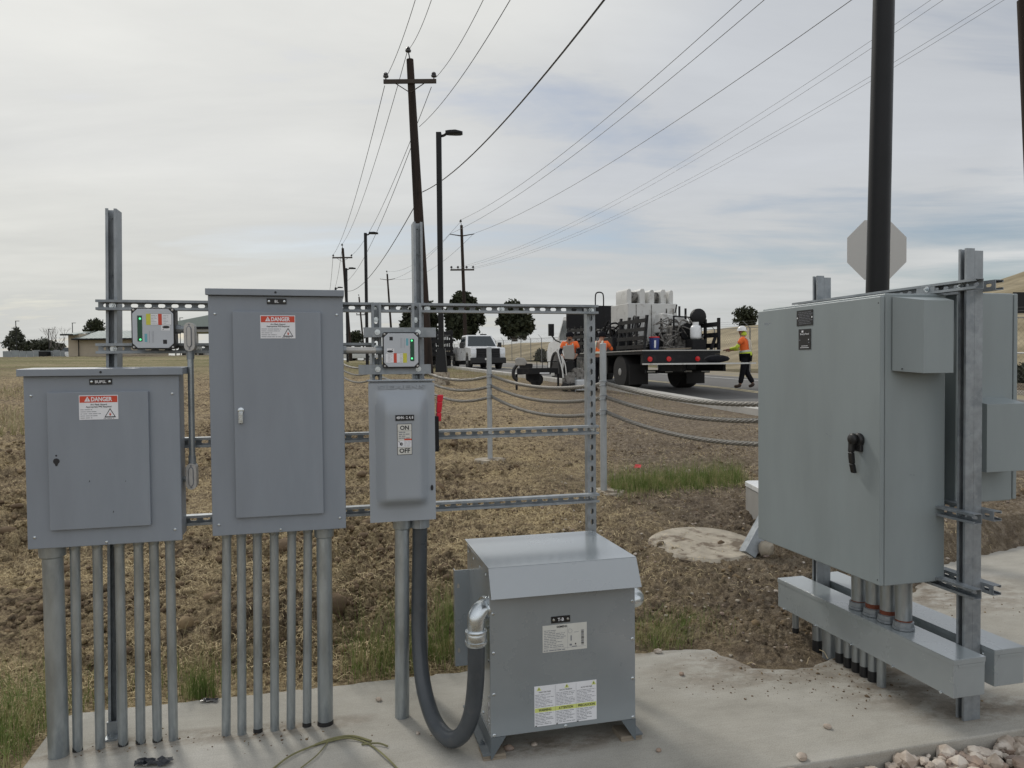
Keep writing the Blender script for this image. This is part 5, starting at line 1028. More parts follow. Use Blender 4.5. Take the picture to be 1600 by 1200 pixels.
# ------------------------------------------------------------------ trees and distant things
def limbs(mb, p, d, L, r, depth, rg, tips, spread=.6):
    q = p+d*L; mid = (p+q)/2+np.array((rg.uniform(-1, 1), rg.uniform(-1, 1), 0))*L*.06; mb.tube([p, mid, q], [r, r*.82, r*.66], 6); tips.append(q)
    if depth == 0: return
    for _ in range(rg.choice((2, 3))):
        e = d+np.array((rg.uniform(-1, 1), rg.uniform(-1, 1), rg.uniform(-.25, .7)))*spread; e /= np.linalg.norm(e); limbs(mb, q, e, L*rg.uniform(.62, .85), r*.6, depth-1, rg, tips, spread)
def tree(label, px, ytop, ybot, Y, rx, leaf, seed, m=M_leafd, n=2600, trunk=.25, shape='round', group=None, base_px=None, name='tree'):
    c = at(px, (ytop+ybot)/2, Y); hz = (ybot-ytop)/2/FPX*Y; rx = rx/FPX*Y; zb = gz(c[0], Y) if road_q(c[0], Y) < 12 else min(gz(c[0], Y)+2.4, c[2]-hz*.8); zb = min(zb, c[2]-hz*.9)
    rg = random.Random(seed); r = np.random.default_rng(seed); t = thing(name, label, 'tree', (c[0], Y, zb), group=group); cz = c[2]-zb
    mb = MB(); tips = []; top_ = np.array((0, 0, max(.4, cz-hz*.6))); mb.tube([(0, 0, -.3), top_*.5+(rg.uniform(-.05, .05), 0, 0), top_], [trunk*1.15, trunk, trunk*.85], 8)
    for _ in range(5): e = np.array((rg.uniform(-1, 1)*rx/hz, rg.uniform(-1, 1)*rx/hz, rg.uniform(.5, 1.1))); e /= np.linalg.norm(e); limbs(mb, top_, e, min(rx, hz)*.42, trunk*.55, 1, rg, tips, .5)
    mb.build('trunk', M_bark, t)
    nc = 95; cc = r.normal(size=(nc, 3)); cc /= np.linalg.norm(cc, axis=1)[:, None]; cc *= (r.random(nc)**.38)[:, None]; lob = 1+.13*np.sin(2*np.arctan2(cc[:, 0], cc[:, 2])+1.7*seed)+.14*np.sin(3*np.arctan2(cc[:, 0], cc[:, 2])+seed)+.1*np.sin(7*np.arctan2(cc[:, 0], cc[:, 2])+2*seed)
    if shape == 'cone': lob *= np.clip(.95-.75*cc[:, 2], .15, 1.4)
    C = np.stack([cc[:, 0]*rx*lob*.95, cc[:, 1]*rx*lob*.95, cz+cc[:, 2]*hz*.95], 1); k = r.integers(nc, size=n); pos = C[k]+r.normal(0, 1, (n, 3))*[rx*.12, rx*.12, hz*.11]
    a = r.normal(size=(n, 3)); a /= np.linalg.norm(a, axis=1)[:, None]; b = np.cross(a, r.normal(size=(n, 3))); b /= np.linalg.norm(b, axis=1)[:, None]; s = leaf*r.uniform(.6, 1.4, n)[:, None]
    V = np.stack([pos-a*s, pos+b*s*.55, pos+a*s, pos-b*s*.55], 1).reshape(-1, 3); o = np_mesh('crown', V, np.arange(4*n).reshape(-1, 4), m); o.parent = t
    return t
tree('tall dark round tree behind the white pickup and the two level pole', 724, 461, 533, 84, 28, .27, 3, n=7000, trunk=.3)
tree('dark round tree right of the white pickup beyond the fence', 804, 473, 530, 84, 27, .27, 9, n=6400, trunk=.3)
tree('dark tree partly hidden behind the right surge box', 656, 474, 535, 84, 31, .27, 12, n=6400, trunk=.3)
tree('dark tree just left of the large cabinet top corner', 1164, 479, 512, 90, 20, .16, 15, n=2400, trunk=.25)
tree('small dark tree low between the tall panel box and the right surge box', 556, 515, 540, 110, 13, .18, 18, n=1500, trunk=.2)
tree('ragged dark conifer at the far left edge', 27, 513, 553, 112, 17, .2, 21, M_leafg, 1900, .2, 'cone')
tree('dark bushy tree left of the tan building', 67, 528, 552, 112, 20, .2, 24, M_leafg, 1800, .2)
tree('low dark bush close left of the tan building', 90, 536, 554, 112, 12, .2, 26, M_leafg, 900, .2)
tree('narrow dark conifer left of the dark bushy tree', 44, 531, 556, 110, 4, .16, 29, M_leafd, 600, .15, 'cone')
tree('dark tree rising behind the tan building roof', 149, 496, 530, 100, 15, .18, 33, M_leafd, 1500, .2)
tree('pale distant shrub at the fence right of the round tree', 846, 545, 568, 68, 12, .12, 41, M_leafg, 1300, .1, name='shrub'); tree('grey green shrub at the fence behind the truck front', 868, 548, 572, 60, 9, .11, 43, M_leafg, 800, .1, name='shrub'); tree('green shrub at the right edge behind the pipe railing', 1598, 568, 622, 23, 13, .06, 47, M_leafg, 1500, .05, name='shrub')
def bare_tree(label, px, ytop, Y, seed):
    p = at(px, ytop, Y); zb = gz(p[0], Y); t = thing('bare_tree', label, 'tree', (p[0], Y, zb)); rg = random.Random(seed); h = p[2]-zb; mb = MB(); limbs(mb, np.array((0, 0, -.2)), np.array((0, 0, 1.)), h*.34, .075, 4, rg, [], .55); mb.build('branches', mat('pale_bark', (.16, .14, .13), .9, 0, .2, 8), t)
bare_tree('leafless tree left of the two by the tan building', 76, 508, 105, 3); bare_tree('leafless tree touching the tan building roof edge', 96, 512, 105, 8); bare_tree('small leafless tree between the other two', 87, 522, 105, 12)

def at_ground(px, Y): p = at(px, 560, Y); return np.array((p[0], Y, gz(p[0], Y)))
YB = 70; o0 = at_ground(107, YB); tb = thing('tan_building', 'low tan building with pale green metal roof beyond the field', 'building', tuple(o0)); X_ = lambda px: at(px, 550, YB)[0]-o0[0]; Z_ = lambda py, px=150: at(px, py, YB)[2]-o0[2]
MB().box((X_(107), 0, -.5), (X_(124.5), 6, Z_(521))).build('wall', M_tan, tb, smooth=0); MB().box((X_(124.7), -.02, -.5), (X_(216), 6.2, Z_(529))).build('wall', M_tan, tb, smooth=0)
mb = MB(); x0, x1 = X_(117), X_(219); mb.hexa([(x0, -.6, Z_(531)), (x1, -.6, Z_(531)), (x1, 3.2, Z_(516)), (x0+.5, 3.2, Z_(516)), (x0, -.6, Z_(529.5)), (x1, -.6, Z_(529.5)), (x1, 3.2, Z_(514.5)), (x0+.5, 3.2, Z_(514.5))]); 
for x in np.linspace(x0+.1, x1-.05, 16): mb.hexa([(x, -.6, Z_(529.5)), (x+.04, -.6, Z_(529.5)), (x+.04, 3.2, Z_(514.5)), (x, 3.2, Z_(514.5)), (x, -.6, Z_(529.2)), (x+.04, -.6, Z_(529.2)), (x+.04, 3.2, Z_(514.2)), (x, 3.2, Z_(514.2))])
mb.build('roof', M_roof, tb, smooth=0)
mb = MB(); mb.hexa([(X_(102), -.8, Z_(524)), (X_(123), -.8, Z_(524)), (X_(124), 2, Z_(517.5)), (X_(106), 2, Z_(517.5)), (X_(102), -.8, Z_(522.5)), (X_(123), -.8, Z_(522.5)), (X_(124), 2, Z_(516.5)), (X_(106), 2, Z_(516.5))]); mb.build('porch_roof', M_roof, tb, smooth=0)
MB().box((X_(103), -.85, Z_(524.5)), (X_(122.5), -.80, Z_(522))).build('gutter', M_blkm, tb, smooth=0); MB().box((X_(118), -.66, Z_(531.5)), (X_(218), -.605, Z_(529))).build('gutter', M_blkm, tb, smooth=0); MB().box((X_(124.2), -.2, -.3), (X_(124.9), -.1, Z_(529))).build('downpipe', M_blkm, tb, smooth=0)
YC = 80; o0 = at_ground(300, YC); cn = thing('canopy', 'open canopy with pale sloping roof glimpsed left of the tall panel box', 'canopy', tuple(o0)); X_ = lambda px: at(px, 550, YC)[0]-o0[0]; Z_ = lambda py, px=300: at(px, py, YC)[2]-o0[2]
mb = MB(); x0, x1 = X_(282), X_(352); mb.hexa([(x0, -2, Z_(512)), (x1, -2, Z_(512)), (x1, 3, Z_(511)), (x0, 3, Z_(511)), (x0, -2, Z_(505)), (x1, -2, Z_(492)), (x1, 3, Z_(492)), (x0, 3, Z_(505))]); mb.build('roof', M_roof, cn, smooth=0)
MB().box((x0, -2.05, Z_(515.5)), (x1, 2.9, Z_(512.1))).build('fascia', M_blkm, cn, smooth=0); MB().box((x0+.1, -1.9, Z_(520)), (x1-.1, 2.8, Z_(515.6))).build('beam', M_pgry, cn, smooth=0)
for px in (284, 301, 312, 318, 345): MB().box((X_(px)-.06, -1.5, -.4), (X_(px)+.06, -1.38, Z_(519.9))).build('column', M_pgry, cn, smooth=0)
YF = 76; o0 = at_ground(52, YF); sf = thing('screen_fence', 'grey panel fence at the far left behind the field', 'fence', tuple(o0)); X_ = lambda px: at(px, 550, YF)[0]-o0[0]
pxs = [4, 17, 30, 41, 52, 62, 72, 83, 94, 101]
for i in range(9): MB().box((X_(pxs[i])+.02, 0, -.4), (X_(pxs[i+1])-.02, .05, .62+.08*(i % 3 == 1))).build('panel', M_fgry, sf, smooth=0)
MB().box((X_(68), -.8, -.3), (X_(80), -.1, .55)).build('gate', M_blkm, sf, smooth=0)
for px, top, Y, lab in ((24.5, 502, 90, 'thin lamp post in front of the far left conifer'), (76, 515, 90, 'thin lamp post between the leafless trees'), (113, 505, 95, 'short thin mast above the tan building porch'), (281, 497, 95, 'thin lamp post at the left end of the canopy')):
    p = at(px, top, Y); zb = gz(p[0], Y); t = thing('lamp_post', lab, 'lamp post', (p[0], Y, zb), group='thin far lamp posts'); MB().cyl((0, 0, -.2), (0, 0, p[2]-zb), .055, .045, 8).build('shaft', M_blkm, t); MB().box((-.05, -.06, p[2]-zb), (.42, .06, p[2]-zb+.06)).build('lamp_head', M_blkm, t, smooth=0)
# ------------------------------------------------------------------ vehicles
def wheel(root, x0, x1, y, z, r, rim=.56, name='wheel'):
    mb = MB(); w = x1-x0; mb.lathe([(r*.60, 0), (r*.93, 0), (r, w*.14), (r, w*.86), (r*.93, w), (r*.60, w)], (x0, y, z), EX, 24); wh = mb.build(name, M_rub, root, smooth=40)
    mb = MB(); s = -1 if x0+x1 < 0 else 1; xo = x0 if s < 0 else x1; mb.lathe([(r*.585, 0), (r*.585, w*.5*1), (r*.3, w*.5)], (xo-s*w*.55, y, z), (s, 0, 0), 18); mb.lathe([(r*.57, 0), (r*.48, -w*.12), (r*.26, -w*.05), (r*.2, .02), (0, .03)], (xo-s*.012, y, z), (s, 0, 0), 18); mb.build('rim', M_rim, wh, smooth=40); return wh
ROADROT = math.atan2(.278, .9606)
def car_profile(mb, prof, x0, x1): mb.prism(prof, (x0, 0, 0), EY, EZ, EX, x1-x0)
def arch(yc, r, zb, n=9): return [(yc+r*math.cos(a), zb+r*math.sin(a)) for a in np.linspace(0, math.pi, n)]
def pickup(label, px, Y):
    p = at(px, 570, Y); z = float(interp(Y-.278*max(0, road_q(p[0], Y)), ZR)); t = thing('pickup_truck', label, 'pickup truck', (p[0], Y, z), rot=ROADROT)
    pr = [(.10, .50), (.02, .62), (.0, 1.05), (.08, 1.21), (1.50, 1.30), (3.42, 1.30), (3.44, 1.36), (5.78, 1.36), (5.82, .62)]+arch(4.62, .47, .52)+arch(1.02, .47, .50)
    mb = MB(); car_profile(mb, pr, -1.0, 1.0); mb.build('body', M_vwht, t, bevel=.03)
    cabp = lambda dy, e: [(-.94+e, 1.42-dy, 1.28), (.94-e, 1.42-dy, 1.28), (.94-e, 3.42+dy, 1.28), (-.94+e, 3.42+dy, 1.28), (-.76+e, 2.12-dy, 2.0), (.76-e, 2.12-dy, 2.0), (.76-e, 3.30+dy, 2.0), (-.76+e, 3.30+dy, 2.0)]
    mb = MB(); mb.hexa(cabp(0, 0)); mb.build('cab', M_vwht, t, bevel=.05)
    V = cabp(.006, 0); L = lambda a, b, k: np.array(a)+(np.array(b)-np.array(a))*k
    b0, b1, t0, t1 = map(np.array, (V[0], V[1], V[4], V[5])); q = lambda u, v: L(L(b0, b1, u), L(t0, t1, u), v)+np.array((0, -.004, .004)); mb = MB(); mb.poly([q(.05, .07), q(.95, .07), q(.93, .90), q(.07, .90)]); mb.build('windscreen', M_glass, t, smooth=0)
    for s in (-1, 1):
        mb = MB(); mb.poly([(s*.932, 1.75, 1.38), (s*.932, 3.28, 1.38), (s*.80, 3.2, 1.90), (s*.80, 2.22, 1.90)]); mb.build('side_window', M_glass, t, smooth=0)
        mb = MB(); mb.box((s*1.13-.11, 1.68, 1.22), (s*1.13+.11, 1.78, 1.56)); mb.box((min(s*.9, s*1.04), 1.70, 1.28), (max(s*.9, s*1.04), 1.76, 1.34)); mb.build('wing_mirror', M_blk, t, bevel=.02)
        mb = MB(); mb.hexa([(s*.71, -.012, .86), (s*.98, -.006, .86), (s*.98, .2, .86), (s*.71, .2, .86), (s*.71, .0, 1.16), (s*.98, .04, 1.16), (s*.98, .22, 1.16), (s*.71, .22, 1.16)]); mb.build('headlight', M_hl, t, bevel=.01)
        for y in (1.02, 4.62): wheel(t, s*.99-(.26 if s > 0 else 0), s*.99+(.26 if s < 0 else 0), y, .40, .40)
        mb = MB(); mb.box((min(s*1.0, s*1.004), 2.3, .99), (max(s*1.0, s*1.02), 2.5, 1.03)); mb.build('door_handle', M_blk, t, smooth=0)
    mb = MB(); mb.hexa([(-.69, -.03, .62), (.69, -.03, .62), (.69, .1, .62), (-.69, .1, .62), (-.67, .0, 1.18), (.67, .0, 1.18), (.67, .1, 1.18), (-.67, .1, 1.18)]); gr = mb.build('grille', M_blkm, t, bevel=.01)
    mb = MB(); [mb.box((-.6, -.045, zz), (.6, -.0, zz+.03)) for zz in (.72, .86, 1.0)]; mb.build('grille_bars', M_blk, gr, smooth=0)
    mb = MB(); mb.box((-1.01, -.12, .34), (1.01, .12, .66)); mb.build('bumper', M_blk, t, bevel=.03); MB().box((-.22, -.128, .52), (.12, -.1215, .64)).build('number_plate', M_crm, t, smooth=0)
    MB().box((-.9, .2, .28), (.9, 5.6, .50)).build('underbody', M_blkm, t, smooth=0); MB().box((-.9, 3.6, 1.361), (.9, 5.7, 1.364)).build('bed_liner', M_blkm, t, smooth=0)
    mb = MB(); mb.box((.18, 2.5, 2.005), (.55, 2.62, 2.08)); mb.cyl((.3, 2.56, 2.08), (.3, 2.56, 2.16), .01, n=6); mb.build('roof_beacon', M_blkm, t, smooth=0); return t
pickup('white pickup truck with black grille facing the camera on the road', 763, 41.5)

def stakes(root, x, y0, y1, z0, z1, nb, name='stake_side', tilt=0.):
    mb = MB(); n = max(2, int((y1-y0)/.55)+1)
    for y in np.linspace(y0+.05, y1-.05, n): mb.hexa([(x-.03, y-.045, z0), (x+.03, y-.045, z0), (x+.03, y+.045, z0), (x-.03, y+.045, z0), (x-.03+tilt, y-.045, z1), (x+.03+tilt, y-.045, z1), (x+.03+tilt, y+.045, z1), (x-.03+tilt, y+.045, z1)])
    for i in range(nb):
        a = z0+(z1-z0)*(i+.18)/nb; b = z0+(z1-z0)*(i+.62)/nb; k0 = tilt*(a-z0)/(z1-z0); mb.box((x-.055+k0, y0, a), (x-.031+k0, y1, b))
    return mb.build(name, M_blkm, root, smooth=0)
xr, yr = 3.62, 20.5; rc = np.array((xr+1.2*.9606, yr+1.2*.278)); zt_ = .76
tk = thing('flatbed_truck', 'black flatbed stake truck with white cab, loaded with work equipment', 'truck', (rc[0], rc[1], zt_), rot=ROADROT)
MB().box((-1.22, 0, 1.0), (1.22, 6.0, 1.10)).build('deck', M_blkm, tk, smooth=0)
mb = MB(); mb.box((-1.235, -.012, 1.085), (-1.2205, 6.0, 1.115)); mb.box((-1.235, -.03, 1.085), (1.235, -.0125, 1.115)); mb.build('deck_edge', M_alu, tk, smooth=0)
MB().box((-1.2, -.02, .70), (1.2, .14, .995)).build('tail_board', M_blkm, tk, smooth=0); MB().box((-.45, .2, .72), (.45, 8.2, .995)).build('chassis', M_blkm, tk, smooth=0)
MB().box((-1.15, 2.55, .45), (-.5, 3.4, .95)).build('tool_box', M_blkm, tk, bevel=.02); MB().box((-1.1, 3.9, .45), (-.5, 5.0, .9)).build('fuel_tank', M_gmach, tk, bevel=.06)
for x in (-1.0, -.42, .48, 1.0): mb = MB(); mb.lathe([(.075, 0), (.07, .02), (0, .03)], (x, -.02, .86), nY, 14); mb.build('tail_light', M_tl, tk)
MB().box((-1.0, .2, .46), (1.0, .3, .56)).build('rear_bumper', M_blkm, tk, smooth=0)
for x in (-.85, -.3, .3, .85): MB().box((x-.12, .19, .49), (x+.12, .1985, .53)).build('reflector', M_crm, tk, smooth=0)
for s in (-1, 1):
    wheel(tk, s*.90-.29, s*.90+.29, 1.55, .50, .50); MB().box((s*.92-.3, .85, .14), (s*.92+.3, .87, .72)).build('mud_flap', M_rub, tk, smooth=0); wheel(tk, s*.95-.14, s*.95+.14, 7.55, .46, .46)
MB().box((-1.22, 5.93, 2.0), (1.22, 6.0, 2.82)).build('headboard', M_blkm, tk, smooth=0)
mb = MB()
for z in (1.2, 1.45, 1.70): mb.box((-1.2, 5.95, z), (1.2, 5.985, z+.13))
for x in np.linspace(-1.15, 1.15, 6): mb.box((x-.04, 5.90, 1.1), (x+.04, 5.945, 2.0))
mb.build('headboard_rails', M_blkm, tk, smooth=0)
stakes(tk, -1.17, -.05, 1.75, 1.116, 2.08, 4, tilt=.10); stakes(tk, -1.17, 4.0, 5.85, 1.116, 2.02, 4); stakes(tk, 1.17, -.05, 1.5, 1.116, 2.02, 3); stakes(tk, 1.17, 2.0, 5.85, 1.116, 2.02, 3)
MB().box((-1.25, -1.68, .705), (1.25, -.06, .745)).build('tail_lift', M_dirtyw, tk, smooth=0); [MB().box((x-.04, -1.2, .52), (x+.04, .2, .70)).build('lift_arm', M_blkm, tk, smooth=0) for x in (-.6, .6)]
mb = MB(); mb.prism([(6.15, .85), (6.15, 2.45), (6.75, 2.50), (7.35, 1.75), (8.45, 1.55), (8.62, 1.30), (8.62, .62), (8.2, .6)]+arch(7.55, .60, .58)+[(6.9, .6)], (-1.05, 0, 0), EY, EZ, EX, 2.1); mb.build('cab', M_vwht, tk, bevel=.06)
for s in (-1, 1):
    mb = MB(); mb.poly([(s*1.053, 6.32, 1.62), (s*1.053, 6.32, 2.30), (s*1.053, 6.74, 2.34), (s*1.053, 7.18, 1.78), (s*1.053, 7.18, 1.62)]); mb.build('side_window', M_glass, tk, smooth=0)
    mb = MB(); mb.box((s*1.42-.10, 7.0, 1.78), (s*1.42+.10, 7.09, 2.22)); mb.tube([(s*1.05, 7.1, 1.55), (s*1.25, 7.05, 1.62), (s*1.40, 7.05, 1.80)], .025, 6); mb.build('wing_mirror', M_blk, tk, smooth=30)
    mb = MB(); mb.tube([(s*1.045, 7.55+.62*math.cos(a), .58+.62*math.sin(a)) for a in np.linspace(0, math.pi, 9)], .05, 6); mb.build('wheel_arch', M_blk, tk); mb = MB(); mb.box((min(s*1.02, s*1.06), 8.5, .95), (max(s*1.02, s*.8), 8.64, 1.25)); mb.build('headlight', M_hl, tk, bevel=.02)
mb = MB(); mb.poly([(-.95, 6.77, 2.46), (.95, 6.77, 2.46), (.98, 7.33, 1.79), (-.98, 7.33, 1.79)]); mb.build('windscreen', M_glass, tk, smooth=0)
def load(name, label, cat, x, y, z=1.118): c, s = math.cos(ROADROT), math.sin(ROADROT); return thing(name, label, cat, (rc[0]+x*c-y*s, rc[1]+x*s+y*c, zt_+z), rot=ROADROT)
hp = load('hopper_tank', 'tall dirty white hopper tank with rounded ears on the truck bed', 'tank', .40, 3.1)
mb = MB(); mb.prism([(-.90, .55), (-.90, 1.50), (.80, 1.50), (.80, 1.05), (.55, .62), (.35, .30), (-.6, .30)], (0, -.65, 0), EX, EZ, EY, 1.3); mb.box((-.72, -.58, 0), (.2, .58, .2995)); mb.build('tank', M_dirtyw, hp, bevel=.02)
mb = MB(); [mb.box((x-.012, -.657, .36), (x+.012, -.6505, 1.46)) for x in (-.62, -.1)]; [mb.box((x-.02, -.66, 1.12), (x+.02, -.6505, 1.34)) for x in (.42, .66)]; mb.build('seams', M_gmach, hp, smooth=0)
for i, x in enumerate((-.78, -.28, .0, .45, .68)):
    mb = MB(); w = (.16, .19, .17, .19, .13)[i]; h = (.46, .48, .44, .47, .44)[i]; mb.prism([(-w/2, 0), (w/2, 0), (w/2, h*.8), (w*.3, h), (-w*.2, h), (-w/2, h*.85)], (x, -.5+.1*(i % 2), 1.502), EX, EZ, EY, .85); mb.build('ear', M_dirtyw, hp, bevel=.02)
for x in (-.53, .26): mb = MB(); mb.cyl((x-.14, -.1, 1.72), (x+.14, -.1, 1.72), .19, n=16); mb.cyl((x-.15, -.1, 1.72), (x-.12, -.1, 1.72), .23, n=16); mb.build('hose_reel', M_gmach, hp)
mc = load('pump_engine', 'grimy engine driven pump at the rear right of the truck bed', 'machine', .66, 1.25)
MB().box((-.5, -.5, 0), (.5, .5, .12)).build('skid', M_gmach, mc, bevel=.01); mb = MB(); mb.box((-.42, -.35, .1205), (.0, .35, .50)); mb.box((-.36, -.28, .5005), (-.05, .25, .74)); mb.hexa([(.02, -.3, .1205), (.42, -.3, .1205), (.42, .3, .1205), (.02, .3, .1205), (.06, -.22, .70), (.36, -.22, .62), (.36, .25, .62), (.06, .25, .70)]); mb.build('housing', M_gmach, mc, bevel=.03)
mb = MB(); [mb.box((-.47, y, .12), (-.43, y+.04, .98)) for y in (-.42, .36)]; [mb.box((.42, y, .12), (.46, y+.04, .92)) for y in (-.42, .36)]; mb.hexa([(-.47, -.42, .98), (.46, -.42, .92), (.46, -.38, .92), (-.47, -.38, .98), (-.47, -.42, 1.02), (.46, -.42, .96), (.46, -.38, .96), (-.47, -.38, 1.02)]); mb.build('roll_frame', M_blkm, mc, smooth=0)
mb = MB(); mb.tube([(-.40, -.36, .60+.02*k) if k % 2 else (-.06, -.36, .60+.02*k) for k in range(12)], .012, 5); mb.build('radiator', M_blkm, mc)
mb = MB(); mb.cyl((.0, -.46, .55), (.0, -.36, .55), .26, n=20); mb.cyl((.0, -.5, .55), (.0, -.46, .55), .08, n=12); mb.build('flywheel', M_blkm, mc); mb = MB(); mb.cyl((.28, -.1, .12), (.28, -.1, .95), .05, n=10); mb.cyl((-.3, .1, .6), (-.3, .1, .95), .05, n=10); mb.cyl((.3, .25, .95), (.3, .25, 1.28), .035, n=8); mb.cyl((-.3, -.2, 1.1), (-.24, -.2, 1.35), .02, n=6); mb.build('pipes', M_blkm, mc)
rg = random.Random(4); mb = MB()
for i in range(26): a = np.array((rg.uniform(-.85, .4), rg.uniform(-.6, -.3), rg.uniform(.1, .85))); mb.tube(smooth_path([a, a+np.array((rg.uniform(-.3, .3), rg.uniform(-.1, .1), rg.uniform(-.3, .3))), a+np.array((rg.uniform(-.4, .4), .1, rg.uniform(-.3, .25)))], 4), rg.choice((.012, .018, .024)), 6)
mb.build('hoses', M_gmach, mc); mb = MB(); mb.lathe([(.16, 0), (.24, .04), (.24, .16), (.16, .2)], (.30, -.38, .98), nY, 18); mb.build('muffler', M_blkm, mc)
pt_ = load('gas_cylinder', 'small whitish gas cylinder hanging on the back of the engine pump', 'gas cylinder', .68, .42, 1.44); mb = MB(); mb.lathe([(.10, -.02), (.155, .02), (.16, .06), (.16, .30), (.13, .37), (.05, .40)], (0, 0, 0), EZ, 20); mb.build('body', M_vwht, pt_, smooth=60); mb = MB(); mb.lathe([(.09, .385), (.09, .48)], (0, 0, 0), EZ, 16); mb.build('collar', M_vwht, pt_)
crt = load('crate', 'black crate under the whitish gas cylinder', 'crate', .68, .42); MB().box((-.22, -.2, 0), (.22, .2, .30)).build('box', M_blkm, crt, bevel=.01); 
bk = load('bucket', 'blue bucket with red lid at the rear left of the truck bed', 'bucket', -.70, .30); mb = MB(); mb.lathe([(.12, 0), (.145, .33), (.145, .34)], (0, 0, 0), EZ, 20); mb.build('pail', M_blue, bk); mb = MB(); mb.lathe([(.15, .341), (.15, .372), (.12, .378)], (0, 0, 0), EZ, 20); mb.build('lid', M_tl, bk); mb = MB(); mb.add([(-.05-.02, -.128, .06), (-.02, -.137, .06), (-.02, -.146, .27), (-.07, -.137, .27)], [(0, 1, 2, 3)]); mb.build('bucket_label', M_wht, bk, smooth=0)
hl_ = load('steel_hoop', 'thin black steel hoop standing beside the hopper tank', 'hoop', -.92, 3.7); mb = MB(); mb.tube(smooth_path([(-.14, 0, 0), (-.14, 0, 1.3), (-.14, 0, 1.80), (-.08, 0, 1.93), (.08, 0, 1.93), (.14, 0, 1.80), (.14, 0, 1.3), (.14, 0, 0)], 4), .022, 8); mb.build('bar', M_blkm, hl_)
for (x, y, z, s, lab) in ((.95, 2.1, .0, .30, 'coiled black hose behind the engine pump on the truck bed'), (-.55, 1.5, .0, .22, 'coiled grey hose behind the left rear stake panel')):
    hc = load('hose_coil', lab, 'hose', x, y); mb = MB(); P_ = [np.array((s*(1-.03*k/14)*math.cos(k*math.pi/7), s*(1-.03*k/14)*math.sin(k*math.pi/7), .05+.0052*k+.02*math.sin(k*1.7))) for k in range(80)]; mb.tube(P_, .026, 6); mb.build('hose', M_blkm if x > 0 else M_gmach, hc)
for i, (x, y, z, L_, a, m_, lab) in enumerate(((.1, .35, .02, .9, .3, M_ply, 'short plank lying across the rear of the truck bed'), (1.0, .1, .0, .75, 1.2, M_blkm, 'dark board leaning at the rear right corner of the truck bed'), (-.1, .55, .05, .5, -.4, M_gmach, 'grimy steel bar on the rear of the truck bed'))):
    pk = load('plank', lab, 'plank', x, y, 1.118+z); MB().obox((0, 0, 0), (math.cos(a), 0, math.sin(a)*(1 if i == 1 else .1)), EY, np.cross((math.cos(a), 0, math.sin(a)*(1 if i == 1 else .1)), EY), (-L_/2, L_/2), (-.07, .07), (0, .035), 0).build('board', m_, pk, bevel=.004)
gen = load('generator', 'light grey generator hood behind the engine pump on the truck bed', 'generator', .80, 1.95); mb = MB(); mb.hexa([(-.55, -.3, .55), (.4, -.3, .55), (.4, .3, .55), (-.55, .3, .55), (-.5, -.28, 1.16), (.32, -.28, 1.02), (.32, .28, 1.02), (-.5, .28, 1.16)]); mb.build('hood', M_dirtyw, gen, bevel=.05); MB().box((-.5, -.28, 0), (.36, .28, .5495)).build('engine_block', M_blkm, gen, bevel=.03)
mb = MB(); mb.cyl((.2, 0, 1.05), (.2, 0, 1.38), .035, n=8); mb.build('exhaust', M_blkm, gen)
tb_ = load('tarpaulin', 'dark folded tarpaulin on the truck bed before the hopper tank', 'tarpaulin', -.2, 2.15); mb = MB(); mb.blob((0, 0, .13), .36, 0, 16, .2, 2, (1.1, .8, .45)); mb.build('cloth', M_blkm, tb_, smooth=60)
mb = MB(); rg = random.Random(8)
cm = load('compressor', 'dark tangle of hoses and machinery between the two left stake panels', 'machine', -.75, 2.7); MB().box((-.38, -.5, 0), (.35, .5, .45)).build('frame', M_blkm, cm, bevel=.03)
for i in range(14): a = np.array((rg.uniform(-.4, .35), rg.uniform(-.5, .5), .45)); mb.tube(smooth_path([a, a+(rg.uniform(-.15, .15), rg.uniform(-.2, .2), rg.uniform(.2, .6)), a+(rg.uniform(-.3, .3), rg.uniform(-.3, .3), rg.uniform(.1, .5)), a+(rg.uniform(-.3, .3), rg.uniform(-.3, .3), -.1)], 4), .03, 6)
mb.build('hoses', M_blkm, cm)
bg = load('tool_bag', 'dark slumped bag lying on the lowered tail lift', 'bag', .62, -.75, .748); mb = MB(); mb.blob((0, 0, .10), .3, 0, 6, .12, 2, (1.25, .8, .36)); mb.build('sack', M_navy, bg, smooth=60)

# dark stake truck far behind the pickup
t2 = thing('stake_truck', 'dark stake bed truck with amber lamps behind the nearest street lamp', 'truck', tuple(at(680, 578, 44))[:2]+(1.32,), rot=ROADROT)
MB().box((-1.1, 0, .75), (1.1, 5, 1.0)).build('deck', M_blkm, t2, smooth=0)
for s in (-1, 1): stakes(t2, s*1.05, 0, 5, 1.0, 2.3, 3); wheel(t2, s*.85-.22, s*.85+.22, .9, .45, .45); wheel(t2, s*.85-.22, s*.85+.22, 5.6, .45, .45)
mb = MB(); [mb.box((x-.05, -.03, 1.0), (x+.05, .03, 2.3)) for x in (-1, -.5, 0, .5, 1)]; [mb.box((-1.1, -.06, z), (1.1, -.031, z+.2)) for z in (1.1, 1.5, 2.0)]; mb.build('tail_gate', M_blkm, t2, smooth=0)
MB().box((-1.0, 5.05, .55), (1.0, 6.8, 2.25)).build('cab', M_blkm, t2, bevel=.08)
for z in (.95, 1.35, 1.75): MB().box((-1.15, -.1, z), (-.95, -.065, z+.07)).build('amber_lamp', M_amb, t2, smooth=0)
